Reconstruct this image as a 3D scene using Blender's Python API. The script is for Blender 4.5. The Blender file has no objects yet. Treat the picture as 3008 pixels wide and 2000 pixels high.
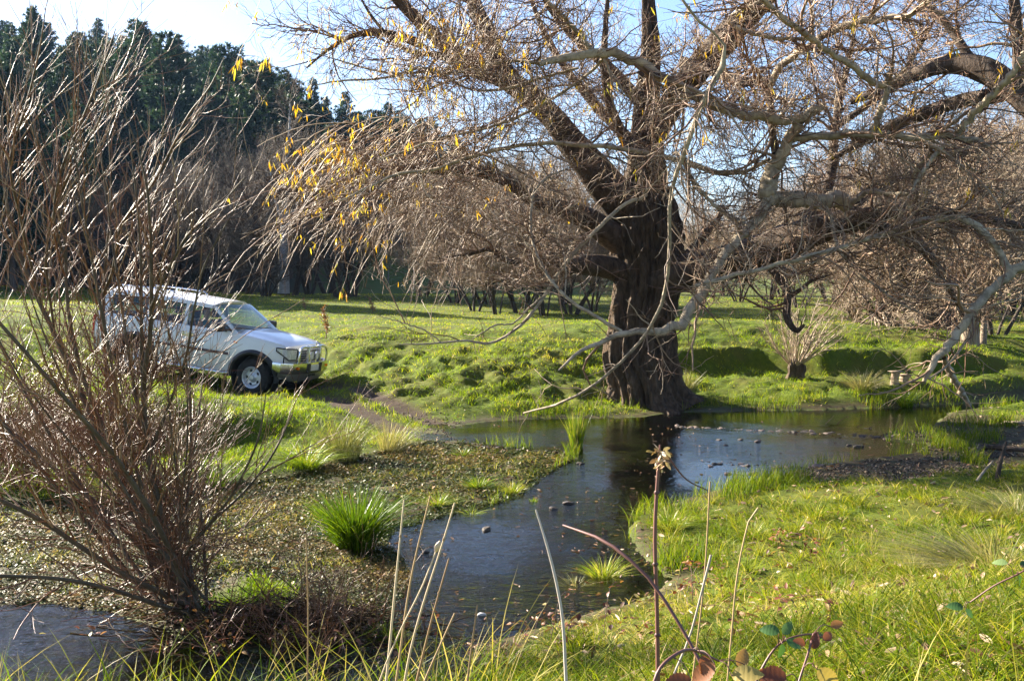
import bpy, math, random
import numpy as np
from math import radians, sin, cos, pi, sqrt
from mathutils import Vector, Matrix, Euler

# ------------------------------------------------------------------ camera, sky, sun, exposure
SC = bpy.context.scene
COL = SC.collection
F, CX, CY = 3000.0, 1504.0, 1000.0          # the photograph's focal length and centre, in its own pixels
CAMH = 2.68
PITCH = math.atan(180.0 / F)
cam_d = bpy.data.cameras.new("camera")
cam_d.sensor_width = 36.0
cam_d.lens = 36.0 * F / 3008.0
cam_d.clip_start = 0.05
cam_d.clip_end = 3000.0
cam = bpy.data.objects.new("camera", cam_d)
COL.objects.link(cam)
cam.location = (0, 0, CAMH)
cam.rotation_euler = (pi / 2 - PITCH, 0, 0)
SC.camera = cam

SUN_EL, SUN_AZ = 27.0, 58.0                 # azimuth: degrees to the left of the view direction
world = bpy.data.worlds.new("World")
SC.world = world
world.use_nodes = True
wn = world.node_tree.nodes
sky = wn.new("ShaderNodeTexSky")
sky.sky_type = 'NISHITA'
sky.sun_disc = False
sky.sun_elevation = radians(SUN_EL)
sky.sun_rotation = radians(-SUN_AZ)
sky.air_density = 1.0
sky.dust_density = 1.0
sky.ozone_density = 4.0
wn["Background"].inputs[1].default_value = 0.052
_t = wn.new("ShaderNodeMix"); _t.data_type = 'RGBA'; _t.blend_type = 'MULTIPLY'; _t.inputs[0].default_value = 1.0
_t.inputs[7].default_value = (1.05, 0.99, 1.03, 1)           # a slightly lavender winter sky
world.node_tree.links.new(sky.outputs[0], _t.inputs[6])
world.node_tree.links.new(_t.outputs[2], wn["Background"].inputs[0])

sun_d = bpy.data.lights.new("sun", 'SUN')
sun_d.energy = 5.0
sun_d.angle = radians(0.5)
sun_d.color = (1.0, 0.91, 0.76)
sun = bpy.data.objects.new("sun", sun_d)
COL.objects.link(sun)
_sd = Vector((-sin(radians(SUN_AZ)) * cos(radians(SUN_EL)), cos(radians(SUN_AZ)) * cos(radians(SUN_EL)), sin(radians(SUN_EL))))
sun.rotation_euler = (-_sd).to_track_quat('-Z', 'Y').to_euler()
sun.location = (0, 0, 60)

SC.view_settings.view_transform = 'Standard'
SC.view_settings.look = 'None'
SC.view_settings.exposure = 2.5
SC.view_settings.gamma = 1.0
SC.cycles.max_bounces = 6
SC.cycles.transparent_max_bounces = 12
SC.cycles.volume_bounces = 0

# ------------------------------------------------------------------ pixel rays of the photograph -> places in the world
def ray(px, py):
    px = np.asarray(px, float); py = np.asarray(py, float)
    u = (px - CX) / F; v = (CY - py) / F
    return np.stack([u + 0 * v, cos(PITCH) + v * sin(PITCH) + 0 * u, -sin(PITCH) + v * cos(PITCH) + 0 * u], -1)

def at(px, py, Y):
    d = ray(px, py)
    t = np.asarray(Y, float) / d[..., 1]
    return d * t[..., None] + np.array([0, 0, CAMH])

def onz(px, py, z=0.0):
    d = ray(px, py)
    t = (np.asarray(z, float) - CAMH) / d[..., 2]
    return d * t[..., None] + np.array([0, 0, CAMH])

def project(P):
    P = np.asarray(P, float) - np.array([0, 0, CAMH])
    f = P[..., 1] * cos(PITCH) - P[..., 2] * sin(PITCH)
    up = P[..., 1] * sin(PITCH) + P[..., 2] * cos(PITCH)
    return CX + F * P[..., 0] / f, CY - F * up / f

# ------------------------------------------------------------------ object helpers
def tag(o, label=None, cat=None, group=None, kind=None):
    if label: o["label"] = label
    if cat: o["category"] = cat
    if group: o["group"] = group
    if kind: o["kind"] = kind
    return o

def empty(name, loc=(0, 0, 0), rot=(0, 0, 0)):
    o = bpy.data.objects.new(name, None)
    COL.objects.link(o)
    o.location = loc
    o.rotation_euler = rot
    o.empty_display_size = 0.2
    return o

def nmesh(name, V, quads=None, tris=None, mat=None, parent=None, smooth=True, attrs=None, origin=None, link=True):
    V = np.asarray(V, np.float32).reshape(-1, 3)
    if origin is not None:
        V = V - np.asarray(origin, np.float32)
    q = np.zeros((0, 4), np.int32) if quads is None else np.asarray(quads, np.int32).reshape(-1, 4)
    t = np.zeros((0, 3), np.int32) if tris is None else np.asarray(tris, np.int32).reshape(-1, 3)
    me = bpy.data.meshes.new(name)
    me.vertices.add(len(V)); me.vertices.foreach_set("co", V.ravel())
    nl = q.size + t.size
    me.loops.add(nl); me.loops.foreach_set("vertex_index", np.concatenate([q.ravel(), t.ravel()]))
    npoly = len(q) + len(t)
    me.polygons.add(npoly)
    st = np.concatenate([np.arange(len(q)) * 4, q.size + np.arange(len(t)) * 3]).astype(np.int32)
    me.polygons.foreach_set("loop_start", st)
    me.polygons.foreach_set("use_smooth", np.full(npoly, bool(smooth)))
    me.update(calc_edges=True)
    if attrs:
        for k, a in attrs.items():
            at_ = me.attributes.new(k, 'FLOAT', 'POINT')
            at_.data.foreach_set("value", np.asarray(a, np.float32).ravel())
    if mat is not None:
        me.materials.append(mat)
    o = bpy.data.objects.new(name, me)
    if link: COL.objects.link(o)
    if parent is not None: o.parent = parent
    if origin is not None: o.location = tuple(float(c) for c in origin)
    return o

def copy_tree(o, parent=None):
    c = o.copy()
    COL.objects.link(c)
    if parent is not None:
        c.parent = parent
    for ch in o.children:
        copy_tree(ch, c)
    return c

class MB:
    """collects vertices and faces of any size, links them as ONE mesh object"""
    def __init__(s): s.v = []; s.f = []
    def add(s, vs, fs):
        b = len(s.v); s.v += [tuple(map(float, v)) for v in vs]; s.f += [tuple(i + b for i in f) for f in fs]
    def grid(s, G, closeu=False, flip=False):
        G = np.asarray(G, float); n, m = G.shape[:2]
        fs = []
        for i in range(n if closeu else n - 1):
            for j in range(m - 1):
                a = (i * m + j, ((i + 1) % n) * m + j, ((i + 1) % n) * m + j + 1, i * m + j + 1)
                fs.append(a[::-1] if flip else a)
        s.add(G.reshape(-1, 3), fs)
    def box(s, c, d, M=None):
        c = Vector(c); vs = []
        for i in (-1, 1):
            for j in (-1, 1):
                for k in (-1, 1):
                    p = Vector((i * d[0] / 2, j * d[1] / 2, k * d[2] / 2))
                    if M is not None: p = M @ p
                    vs.append(c + p)
        s.add(vs, [(0, 1, 3, 2), (4, 6, 7, 5), (0, 4, 5, 1), (2, 3, 7, 6), (0, 2, 6, 4), (1, 5, 7, 3)])
    def tube(s, pts, r, sides=8, cap=True):
        P = np.asarray(pts, float); R = np.full(len(P), r) if np.isscalar(r) else np.asarray(r, float)
        V, Q = tube_np(P[None], R[None], sides)
        s.add(V, [tuple(q) for q in Q])
        if cap:
            n = len(P); b = len(s.v) - len(V)
            s.f.append(tuple(b + i for i in range(sides))[::-1])
            s.f.append(tuple(b + (n - 1) * sides + i for i in range(sides)))
    def lathe(s, prof, axis='y', c=(0, 0, 0), n=32, close=False):
        G = []
        for i in range(n):
            a = 2 * pi * i / n; row = []
            for (r, h) in prof:
                p = (r * cos(a), h, r * sin(a)) if axis == 'y' else ((h, r * cos(a), r * sin(a)) if axis == 'x' else (r * cos(a), r * sin(a), h))
                row.append((p[0] + c[0], p[1] + c[1], p[2] + c[2]))
            G.append(row)
        s.grid(G, closeu=True)
    def prism(s, poly, f0, f1):
        """poly: list of 2-D points; f0, f1 map a 2-D point to 3-D on either face"""
        n = len(poly); vs = [f0(p) for p in poly] + [f1(p) for p in poly]
        s.add(vs, [tuple(range(n))[::-1], tuple(range(n, 2 * n))] + [(i, (i + 1) % n, n + (i + 1) % n, n + i) for i in range(n)])
    def build(s, name, mat, parent=None, smooth=True, bevel=0, fix=True, autos=35):
        me = bpy.data.meshes.new(name)
        me.from_pydata(s.v, [], s.f)
        if fix:
            import bmesh
            bm = bmesh.new(); bm.from_mesh(me)
            bmesh.ops.remove_doubles(bm, verts=bm.verts, dist=1e-5)
            bmesh.ops.recalc_face_normals(bm, faces=bm.faces)
            bm.to_mesh(me); bm.free()
        for p in me.polygons: p.use_smooth = smooth
        if smooth and autos:
            try: me.set_sharp_from_angle(angle=radians(autos))
            except Exception: pass
        if mat is not None: me.materials.append(mat)
        o = bpy.data.objects.new(name, me)
        COL.objects.link(o)
        if parent is not None: o.parent = parent
        if bevel:
            b = o.modifiers.new("bevel", 'BEVEL'); b.width = bevel; b.segments = 2; b.limit_method = 'ANGLE'
        return o

# ------------------------------------------------------------------ strands: many tapered tubes at once
def nrm(a):
    return a / np.maximum(np.linalg.norm(a, axis=-1, keepdims=True), 1e-9)

def tube_np(P, R, sides):
    """P (N,K,3), R (N,K) -> verts, quads"""
    P = np.asarray(P, float); R = np.asarray(R, float)
    N, K, _ = P.shape
    T = nrm(np.gradient(P, axis=1))
    md = nrm(P[:, -1] - P[:, 0])
    ax = np.argmin(np.abs(md), axis=1)
    ref = np.eye(3)[ax][:, None, :]
    A = nrm(np.cross(T, ref)); B = np.cross(T, A)
    th = np.arange(sides) * 2 * pi / sides
    V = P[:, :, None, :] + R[:, :, None, None] * (np.cos(th)[None, None, :, None] * A[:, :, None, :] + np.sin(th)[None, None, :, None] * B[:, :, None, :])
    base = (np.arange(N)[:, None, None] * K + np.arange(K - 1)[None, :, None]) * sides
    j = np.arange(sides)[None, None, :]; j1 = (j + 1) % sides
    Q = np.stack([base + j, base + j1, base + sides + j1, base + sides + j], -1)
    return V.reshape(-1, 3), Q.reshape(-1, 4)

class Strands:
    def __init__(s): s.V = []; s.Q = []; s.T = []; s.n = 0
    def add(s, P, R, sides=4, tint=None):
        if len(P) == 0: return
        V, Q = tube_np(P, R, sides)
        s.V.append(V); s.Q.append(Q + s.n); s.n += len(V)
        N = len(P)
        t = np.random.RandomState(N).rand(N) if tint is None else np.broadcast_to(tint, (N,))
        s.T.append(np.repeat(t, P.shape[1] * sides))
    def build(s, name, mat, parent=None, origin=None):
        return nmesh(name, np.concatenate(s.V), np.concatenate(s.Q), mat=mat, parent=parent, attrs={"tint": np.concatenate(s.T)}, origin=origin)

def resample(P, K):
    """smooth curve (Catmull-Rom) through P (n,d), K points evenly along it"""
    P = np.asarray(P, float); n = len(P)
    if n == 2:
        t = np.linspace(0, 1, K)[:, None]; return P[0] * (1 - t) + P[1] * t
    c = np.concatenate([[0], np.cumsum(np.maximum(np.linalg.norm(np.diff(P[:, :3], axis=0), axis=1), 1e-6))])
    D = np.diff(P, axis=0) / np.diff(c)[:, None]
    M = np.empty_like(P); M[0] = D[0]; M[-1] = D[-1]; h = np.diff(c)[:, None]
    M[1:-1] = (D[:-1] * h[1:] + D[1:] * h[:-1]) / (h[1:] + h[:-1])
    out = []
    for i in range(n - 1):
        hh = c[i + 1] - c[i]
        for t in np.linspace(0, 1, 12, endpoint=False):
            out.append((2 * t ** 3 - 3 * t * t + 1) * P[i] + (t ** 3 - 2 * t * t + t) * hh * M[i] + (3 * t * t - 2 * t ** 3) * P[i + 1] + (t ** 3 - t * t) * hh * M[i + 1])
    out.append(P[-1]); out = np.array(out)
    L = np.concatenate([[0], np.cumsum(np.linalg.norm(np.diff(out[:, :3], axis=0), axis=1))])
    s = np.linspace(0, L[-1], K)
    return np.stack([np.interp(s, L, out[:, k]) for k in range(P.shape[1])], -1)

def limb(pts, K=24):
    """pts: (px, py, Y, width_px) along a limb of the photograph -> points, radii"""
    a = np.asarray(pts, float)
    P = at(a[:, 0], a[:, 1], a[:, 2]); r = a[:, 3] * 0.5 / F * a[:, 2]
    C = resample(np.column_stack([P, r]), K)
    return C[:, :3], np.maximum(C[:, 3], 0.002)

def spawn(rng, P, R, n, trange=(0.15, 1.0), length=(0.5, 1.5), ang=(25, 60), K=6, rf=0.6, rmax=1.0, tip=0.3, up=0.0, wig=0.15, bias=None, wt=None, rmin=0.0):
    """n children growing off parents P (N,K0,3)"""
    N, K0, _ = P.shape
    L = np.linalg.norm(np.diff(P, axis=1), axis=2).sum(1)
    w = L if wt is None else L * wt
    idx = rng.choice(N, n, p=w / w.sum())
    t = rng.uniform(trange[0], trange[1], n) * (K0 - 1)
    i0 = np.minimum(t.astype(int), K0 - 2); f = (t - i0)[:, None]
    a, b = P[idx, i0], P[idx, i0 + 1]
    p = a * (1 - f) + b * f
    tg = nrm(b - a)
    r0 = R[idx, i0] * (1 - f[:, 0]) + R[idx, i0 + 1] * f[:, 0]
    rv = nrm(rng.normal(size=(n, 3))); rv = nrm(rv - (rv * tg).sum(1, keepdims=True) * tg)
    an = np.radians(rng.uniform(ang[0], ang[1], n))[:, None]
    d = tg * np.cos(an) + rv * np.sin(an)
    if bias is not None: d = nrm(d + np.asarray(bias))
    ln = rng.uniform(length[0], length[1], n) * (1 - 0.35 * t / (K0 - 1))
    st = (ln / (K - 1))[:, None]
    C = np.zeros((n, K, 3)); C[:, 0] = p
    for k in range(1, K):
        C[:, k] = C[:, k - 1] + d * st
        d = nrm(d + rng.normal(size=(n, 3)) * wig + np.array([0, 0, up]))
    rr = np.maximum(np.minimum(r0 * rf, rmax), rmin)[:, None] * np.linspace(1, tip, K)[None]
    return C, rr

# ------------------------------------------------------------------ noise and polygons
def _hash(ix, iy, seed):
    h = (ix.astype(np.int64) * 374761393 + iy.astype(np.int64) * 668265263 + seed * 1442695041) & 0x7fffffff
    h = ((h ^ (h >> 13)) * 1274126177) & 0x7fffffff
    return ((h ^ (h >> 16)) & 0xffff) / 65535.0

def vnoise(x, y, seed=0):
    ix = np.floor(x); iy = np.floor(y); fx = x - ix; fy = y - iy
    fx = fx * fx * (3 - 2 * fx); fy = fy * fy * (3 - 2 * fy)
    ix = ix.astype(int); iy = iy.astype(int)
    a = _hash(ix, iy, seed); b = _hash(ix + 1, iy, seed); c = _hash(ix, iy + 1, seed); d = _hash(ix + 1, iy + 1, seed)
    return (a * (1 - fx) + b * fx) * (1 - fy) + (c * (1 - fx) + d * fx) * fy

def fbm(x, y, seed=0, oct=4):
    s = 0; a = 0.5; t = 0
    for o in range(oct):
        s = s + a * vnoise(x * 2 ** o, y * 2 ** o, seed + o); t += a; a *= 0.55
    return s / t

def sdist(poly, x, y):
    """signed distance to a polygon, negative inside"""
    p = np.asarray(poly, float)[:, :2]
    x = np.asarray(x, float); y = np.asarray(y, float)
    d = np.full(x.shape, 1e9); ins = np.zeros(x.shape, bool)
    for (ax, ay), (bx, by) in zip(p, np.roll(p, -1, axis=0)):
        ex, ey = bx - ax, by - ay
        t = np.clip(((x - ax) * ex + (y - ay) * ey) / (ex * ex + ey * ey + 1e-12), 0, 1)
        d = np.minimum(d, np.hypot(x - ax - t * ex, y - ay - t * ey))
        c = ((ay > y) != (by > y)) & (x < ex * (y - ay) / (ey + (1e-12 if ey == 0 else 0)) + ax)
        ins ^= c
    return np.where(ins, -d, d)

def ldist(pl, x, y):
    p = np.asarray(pl, float)[:, :2]; d = np.full(np.shape(x), 1e9)
    for (ax, ay), (bx, by) in zip(p[:-1], p[1:]):
        ex, ey = bx - ax, by - ay
        t = np.clip(((x - ax) * ex + (y - ay) * ey) / (ex * ex + ey * ey + 1e-12), 0, 1)
        d = np.minimum(d, np.hypot(x - ax - t * ex, y - ay - t * ey))
    return d

def sstep(a, b, x):
    t = np.clip((x - a) / (b - a), 0, 1); return t * t * (3 - 2 * t)

# ------------------------------------------------------------------ materials
def newmat(name):
    m = bpy.data.materials.new(name); m.use_nodes = True
    nt = m.node_tree; nt.nodes.clear()
    out = nt.nodes.new("ShaderNodeOutputMaterial")
    return m, nt, out

def N(nt, typ, **kw):
    n = nt.nodes.new(typ)
    for k, v in kw.items():
        if k in ("default",): continue
        setattr(n, k, v)
    return n

def ramp(nt, stops, src, interp='LINEAR'):
    r = nt.nodes.new("ShaderNodeValToRGB"); cr = r.color_ramp; cr.interpolation = interp
    while len(cr.elements) < len(stops): cr.elements.new(0.5)
    for e, (p, c) in zip(cr.elements, stops):
        e.position = p; e.color = (c[0], c[1], c[2], 1)
    nt.links.new(src, r.inputs[0]); return r.outputs[0]

def attr(nt, name):
    a = nt.nodes.new("ShaderNodeAttribute"); a.attribute_name = name; return a.outputs["Fac"]

def noise(nt, scale, detail=5, rough=0.6, vec=None, dist=0.0):
    n = nt.nodes.new("ShaderNodeTexNoise"); n.inputs["Scale"].default_value = scale
    n.inputs["Detail"].default_value = detail; n.inputs["Roughness"].default_value = rough; n.inputs["Distortion"].default_value = dist
    if vec is not None: nt.links.new(vec, n.inputs["Vector"])
    return n.outputs[0]

def objco(nt, scale=(1, 1, 1)):
    t = nt.nodes.new("ShaderNodeTexCoord"); mp = nt.nodes.new("ShaderNodeMapping"); mp.inputs["Scale"].default_value = scale
    nt.links.new(t.outputs["Object"], mp.inputs["Vector"]); return mp.outputs[0]

def mathn(nt, op, a, b=None):
    m = nt.nodes.new("ShaderNodeMath"); m.operation = op
    for i, s in enumerate((a, b)):
        if s is None: continue
        if isinstance(s, (int, float)): m.inputs[i].default_value = s
        else: nt.links.new(s, m.inputs[i])
    return m.outputs[0]

def mixc(nt, fac, a, b, mode='MIX'):
    m = nt.nodes.new("ShaderNodeMix"); m.data_type = 'RGBA'; m.blend_type = mode
    ins = [i for i in m.inputs if i.enabled or True]
    f = m.inputs[0]; A = m.inputs[6]; B = m.inputs[7]
    for s, v in ((f, fac), (A, a), (B, b)):
        if isinstance(v, (int, float)): s.default_value = v
        elif isinstance(v, tuple): s.default_value = (v[0], v[1], v[2], 1)
        else: nt.links.new(v, s)
    return m.outputs[2]

def pbsdf(nt, out, base, rough=0.5, metal=0.0, spec=0.5, bump=None, bstr=0.3, bdist=0.02, coat=0.0):
    p = nt.nodes.new("ShaderNodeBsdfPrincipled")
    if isinstance(base, tuple): p.inputs["Base Color"].default_value = (*base, 1)
    else: nt.links.new(base, p.inputs["Base Color"])
    if isinstance(rough, (int, float)): p.inputs["Roughness"].default_value = rough
    else: nt.links.new(rough, p.inputs["Roughness"])
    p.inputs["Metallic"].default_value = metal
    p.inputs["Specular IOR Level"].default_value = spec
    p.inputs["Coat Weight"].default_value = coat
    if bump is not None:
        b = nt.nodes.new("ShaderNodeBump"); b.inputs["Strength"].default_value = bstr; b.inputs["Distance"].default_value = bdist
        nt.links.new(bump, b.inputs["Height"]); nt.links.new(b.outputs[0], p.inputs["Normal"])
    if out is not None: nt.links.new(p.outputs[0], out.inputs[0])
    return p

def plain(name, col, rough=0.5, metal=0.0, spec=0.5, coat=0.0, var=0.12, scale=9.0):
    m, nt, out = newmat(name)
    n = noise(nt, scale, 4, 0.6, objco(nt))
    c0 = tuple(c * (1 - var) for c in col); c1 = tuple(min(1, c * (1 + var)) for c in col)
    pbsdf(nt, out, ramp(nt, [(0.3, c0), (0.7, c1)], n), rough, metal, spec, coat=coat)
    return m

def leafmat(name, stops, trans=0.4, rough=0.45, spec=0.4):
    """thin leaf: diffuse + gloss in front, light let through from behind; colour by a per-leaf attribute"""
    m, nt, out = newmat(name)
    c = ramp(nt, stops, attr(nt, "tint"))
    p = pbsdf(nt, None, c, rough, spec=spec)
    tr = nt.nodes.new("ShaderNodeBsdfTranslucent")
    nt.links.new(mixc(nt, 1.0, c, (1.0, 1.0, 0.55), 'MULTIPLY'), tr.inputs[0])
    mx = nt.nodes.new("ShaderNodeMixShader"); mx.inputs[0].default_value = trans
    nt.links.new(p.outputs[0], mx.inputs[1]); nt.links.new(tr.outputs[0], mx.inputs[2]); nt.links.new(mx.outputs[0], out.inputs[0])
    return m

def barkmat(name, dark, light, scale=(14, 14, 3), bstr=0.8, rough=0.85, bdist=0.03, moss=None, spec=0.3):
    m, nt, out = newmat(name)
    co = objco(nt, scale)
    n = noise(nt, 1.0, 6, 0.65, co, 0.6)
    n2 = noise(nt, 4.0, 4, 0.6, objco(nt))
    c = ramp(nt, [(0.32, dark), (0.62, light)], n)
    c = mixc(nt, mathn(nt, 'MULTIPLY', n2, 0.5), c, tuple(0.5 * (a + b) for a, b in zip(dark, light)))
    if moss: c = mixc(nt, ramp(nt, [(0.55, (0, 0, 0)), (0.75, (0.7, 0.7, 0.7))], n2), c, moss)
    pbsdf(nt, out, c, rough, spec=spec, bump=n, bstr=bstr, bdist=bdist)
    return m

def twigmat(name, stops, rough=0.4, spec=0.5):
    m, nt, out = newmat(name)
    pbsdf(nt, out, ramp(nt, stops, attr(nt, "tint")), rough, spec=spec)
    return m
# ------------------------------------------------------------------ where the car stands (the land is levelled to its wheels)
CAR_YAW, CAR_PITCH = radians(-15.5), radians(7.0)
CAR_R = Euler((radians(-1.0), CAR_PITCH, CAR_YAW)).to_matrix()
_w = Vector(at(746, 1108, 21.3))
CAR_LOC = _w - CAR_R @ Vector((1.425, -0.84, 0.40))
car_pt = lambda x, y, z: CAR_LOC + CAR_R @ Vector((x, y, z))

# ------------------------------------------------------------------ outlines on the ground, read off the photograph
WATER = onz(*np.array([(1285,1262),(1340,1250),(1430,1237),(1560,1230),(1700,1228),(1800,1227),(1880,1224),(1960,1212),(2050,1209),(2200,1206),(2400,1204),(2550,1199),(2700,1191),(2800,1186),(2900,1180),(3060,1168),
 (3150,1170),(3050,1192),(2900,1200),(2800,1212),(2765,1235),(2735,1262),(2600,1278),(2620,1296),(2740,1302),(2700,1330),(2600,1345),(2400,1370),(2330,1395),(2200,1420),(2100,1445),(1990,1480),(1900,1510),(1860,1560),(1880,1620),(1940,1660),(1980,1700),(1960,1740),(1880,1770),(1760,1800),(1640,1840),(1500,1870),(1420,1900),(1340,1960),(1260,2040),
 (900,2110),(500,2110),(0,2150),(-400,2100),(-500,1900),(-300,1800),(0,1772),(150,1765),(330,1790),(450,1832),(560,1870),(700,1900),(850,1925),(1000,1935),(1075,1900),(1090,1800),(1130,1740),(1150,1680),(1110,1640),(1090,1590),(1130,1548),(1250,1515),(1400,1490),(1480,1465),(1530,1420),(1590,1385),(1650,1362),(1690,1345),(1640,1328),(1520,1320),(1400,1310),(1330,1292)], float).T)
CRESS = onz(*np.array([(1290,1300),(1380,1312),(1500,1324),(1640,1332),(1660,1350),(1590,1390),(1500,1460),(1390,1492),(1250,1520),(1140,1552),(1100,1592),(1150,1650),(1170,1690),(1150,1740),(1110,1800),(1085,1880),(1000,1860),(930,1740),(800,1690),(700,1690),(560,1760),(450,1810),(330,1780),(150,1756),(0,1765),(-300,1790),(-400,1600),(-200,1500),(0,1490),(300,1490),(520,1470),(640,1440),(800,1420),(900,1400),(1000,1370),(1130,1335),(1220,1312)], float).T)
MUDFLAT = onz(*np.array([(2330,1396),(2460,1365),(2700,1335),(2745,1302),(2610,1292),(2600,1276),(2740,1262),(2790,1238),(2900,1228),(3150,1262),(3150,1345),(2900,1372),(2800,1398),(2560,1418),(2440,1420)], float).T)
RUT_FAR = onz(*np.array([(700,1152),(900,1152),(1000,1166),(1100,1182),(1200,1200),(1300,1222),(1390,1238)], float).T, 0.2)
RUT_NEAR = onz(*np.array([(620,1165),(790,1172),(900,1188),(1010,1206),(1120,1232),(1210,1252),(1290,1262)], float).T, 0.15)

_lb = np.array([onz(*p) for p in ((250, 1215, .74), (430, 1203, .72), (560, 1202, .66), (690, 1206, .56), (820, 1226, .44), (940, 1252, .30), (1010, 1276, .18))])
LBX, LBY = _lb[:, 0], _lb[:, 1]
CTRL = []
def cw(*pts): CTRL.extend(pts)
def cz(*pts):
    for px, py, z in pts: CTRL.append(tuple(onz(px, py, z)))
cw((0,-3,1.25),(0,0,1.15),(-2,0,1.0),(2,0,1.4),(5,1,1.5),(-5,1,.8),(-9,2,.6),(0,3,.85),(1.5,4,1.12),(3,4,1.25),(5,4,1.35),(3.2,6,.85),(1.7,6,.55),(0.45,6.2,.28),(-1,4.5,.42),(-1,5.7,.1),(-2.5,4.6,.3),(-4,4.6,.3),(-5,5.6,.06),
   (4.3,8.4,.36),(2.2,8.6,.16),(6,8,.6),(9,8,.9),(3,11,.12),(5,12,.16),(7,13,.18),(10,13,.35),(14,14,.8),
   (7.5,17,.05),(9,17,.08),(11,16.5,.15),(14,17,.3),(9,15,.10),(9.5,20,.06),(11,19.5,.2),(14,20,.35),
   (5,22.4,.36),(7,22.6,.42),(9,23.2,.45),(4,24.8,1.15),(6,25.2,1.2),(9,25.8,1.22),(12,27,1.1),(3.9,23.6,.5),(12,23.6,.4),(18,25,.6),
   (2.8,21.6,.16),(1.2,21.0,.28),(0,20.4,.28),(0,22,.78),(0,24.6,1.22),(2.0,24.0,.95),(-2,21.9,.62),(-2,24.2,1.1),(-4,24.0,1.0),(-5,27,1.3),(-3,21.0,.42),(-1.5,20.0,.18),
   (-8,14,.65),(-10,18,1.0),(-13,24,1.5),(-12,12,.6),(-8,9.5,.15),(-12,8,.4),(-5.5,8.4,.0),
   (0,30,1.25),(-10,31,1.5),(10,31,1.2),(0,50,1.3),(-22,50,1.8),(22,50,1.15),(-14,65,1.95),(0,66,2.0),(16,66,1.5),(-34,66,3),(34,66,1.4),(0,82,2.0),(-30,82,4.4),(-50,80,6.5),(30,82,1.6),(60,60,1.5),(-60,50,4))
cz((560,1202,.64),(690,1206,.52),(820,1226,.42),(940,1250,.30),(560,1305,.20),(690,1318,.13),(820,1322,.11),(940,1308,.08),(460,1195,.72),(440,1310,.26),(400,1150,.78),(200,1250,.6),(700,1345,.14),(300,1440,.2),(1000,1330,.08),(60,1400,.35),(1010,1270,.16))
for sx in (1.425, -1.425):
    for sy in (0.84, -0.84):
        p = car_pt(sx, sy, 0.015); cw((p.x, p.y, p.z))
p = car_pt(-3.6, 0, 0.0); cw((p.x, p.y, p.z))
p = car_pt(0, 1.5, 0.05); cw((p.x, p.y, p.z))
CTRL = np.array([tuple(map(float, c)) for c in CTRL])

def _k(r2): return 0.5 * r2 * np.log(r2 + 1e-9)
_n = len(CTRL)
_A = np.zeros((_n + 3, _n + 3))
_d2 = ((CTRL[:, None, :2] - CTRL[None, :, :2]) ** 2).sum(-1)
_A[:_n, :_n] = _k(_d2) + np.eye(_n) * 0.10
_A[:_n, _n] = 1; _A[:_n, _n + 1:] = CTRL[:, :2]; _A[_n, :_n] = 1; _A[_n + 1:, :_n] = CTRL[:, :2].T
_W = np.linalg.solve(_A, np.concatenate([CTRL[:, 2], np.zeros(3)]))
def tps(x, y):
    s = _W[_n] + _W[_n + 1] * x + _W[_n + 2] * y
    for i in range(_n):
        s = s + _W[i] * _k((x - CTRL[i, 0]) ** 2 + (y - CTRL[i, 1]) ** 2)
    return s

def hill(x, y):
    """wooded hill: a ridge that falls from left to right"""
    s = x / np.maximum(y, 30.0)
    ridge = np.interp(s, [-2.0, -0.9, -0.52, -0.27, -0.2, -0.05, 0.05, 0.13, 0.25, 2.0], [34, 31, 25, 20, 15, 10.5, 5, 2.5, 1.0, 1.0])
    far_hill = 26 * np.exp(-((s - 0.20) / 0.10) ** 2) + 16 * np.exp(-((s - 0.5) / 0.2) ** 2)
    return 1.3 + ridge * sstep(66, 175, y) + far_hill * sstep(280, 520, y)

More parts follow.
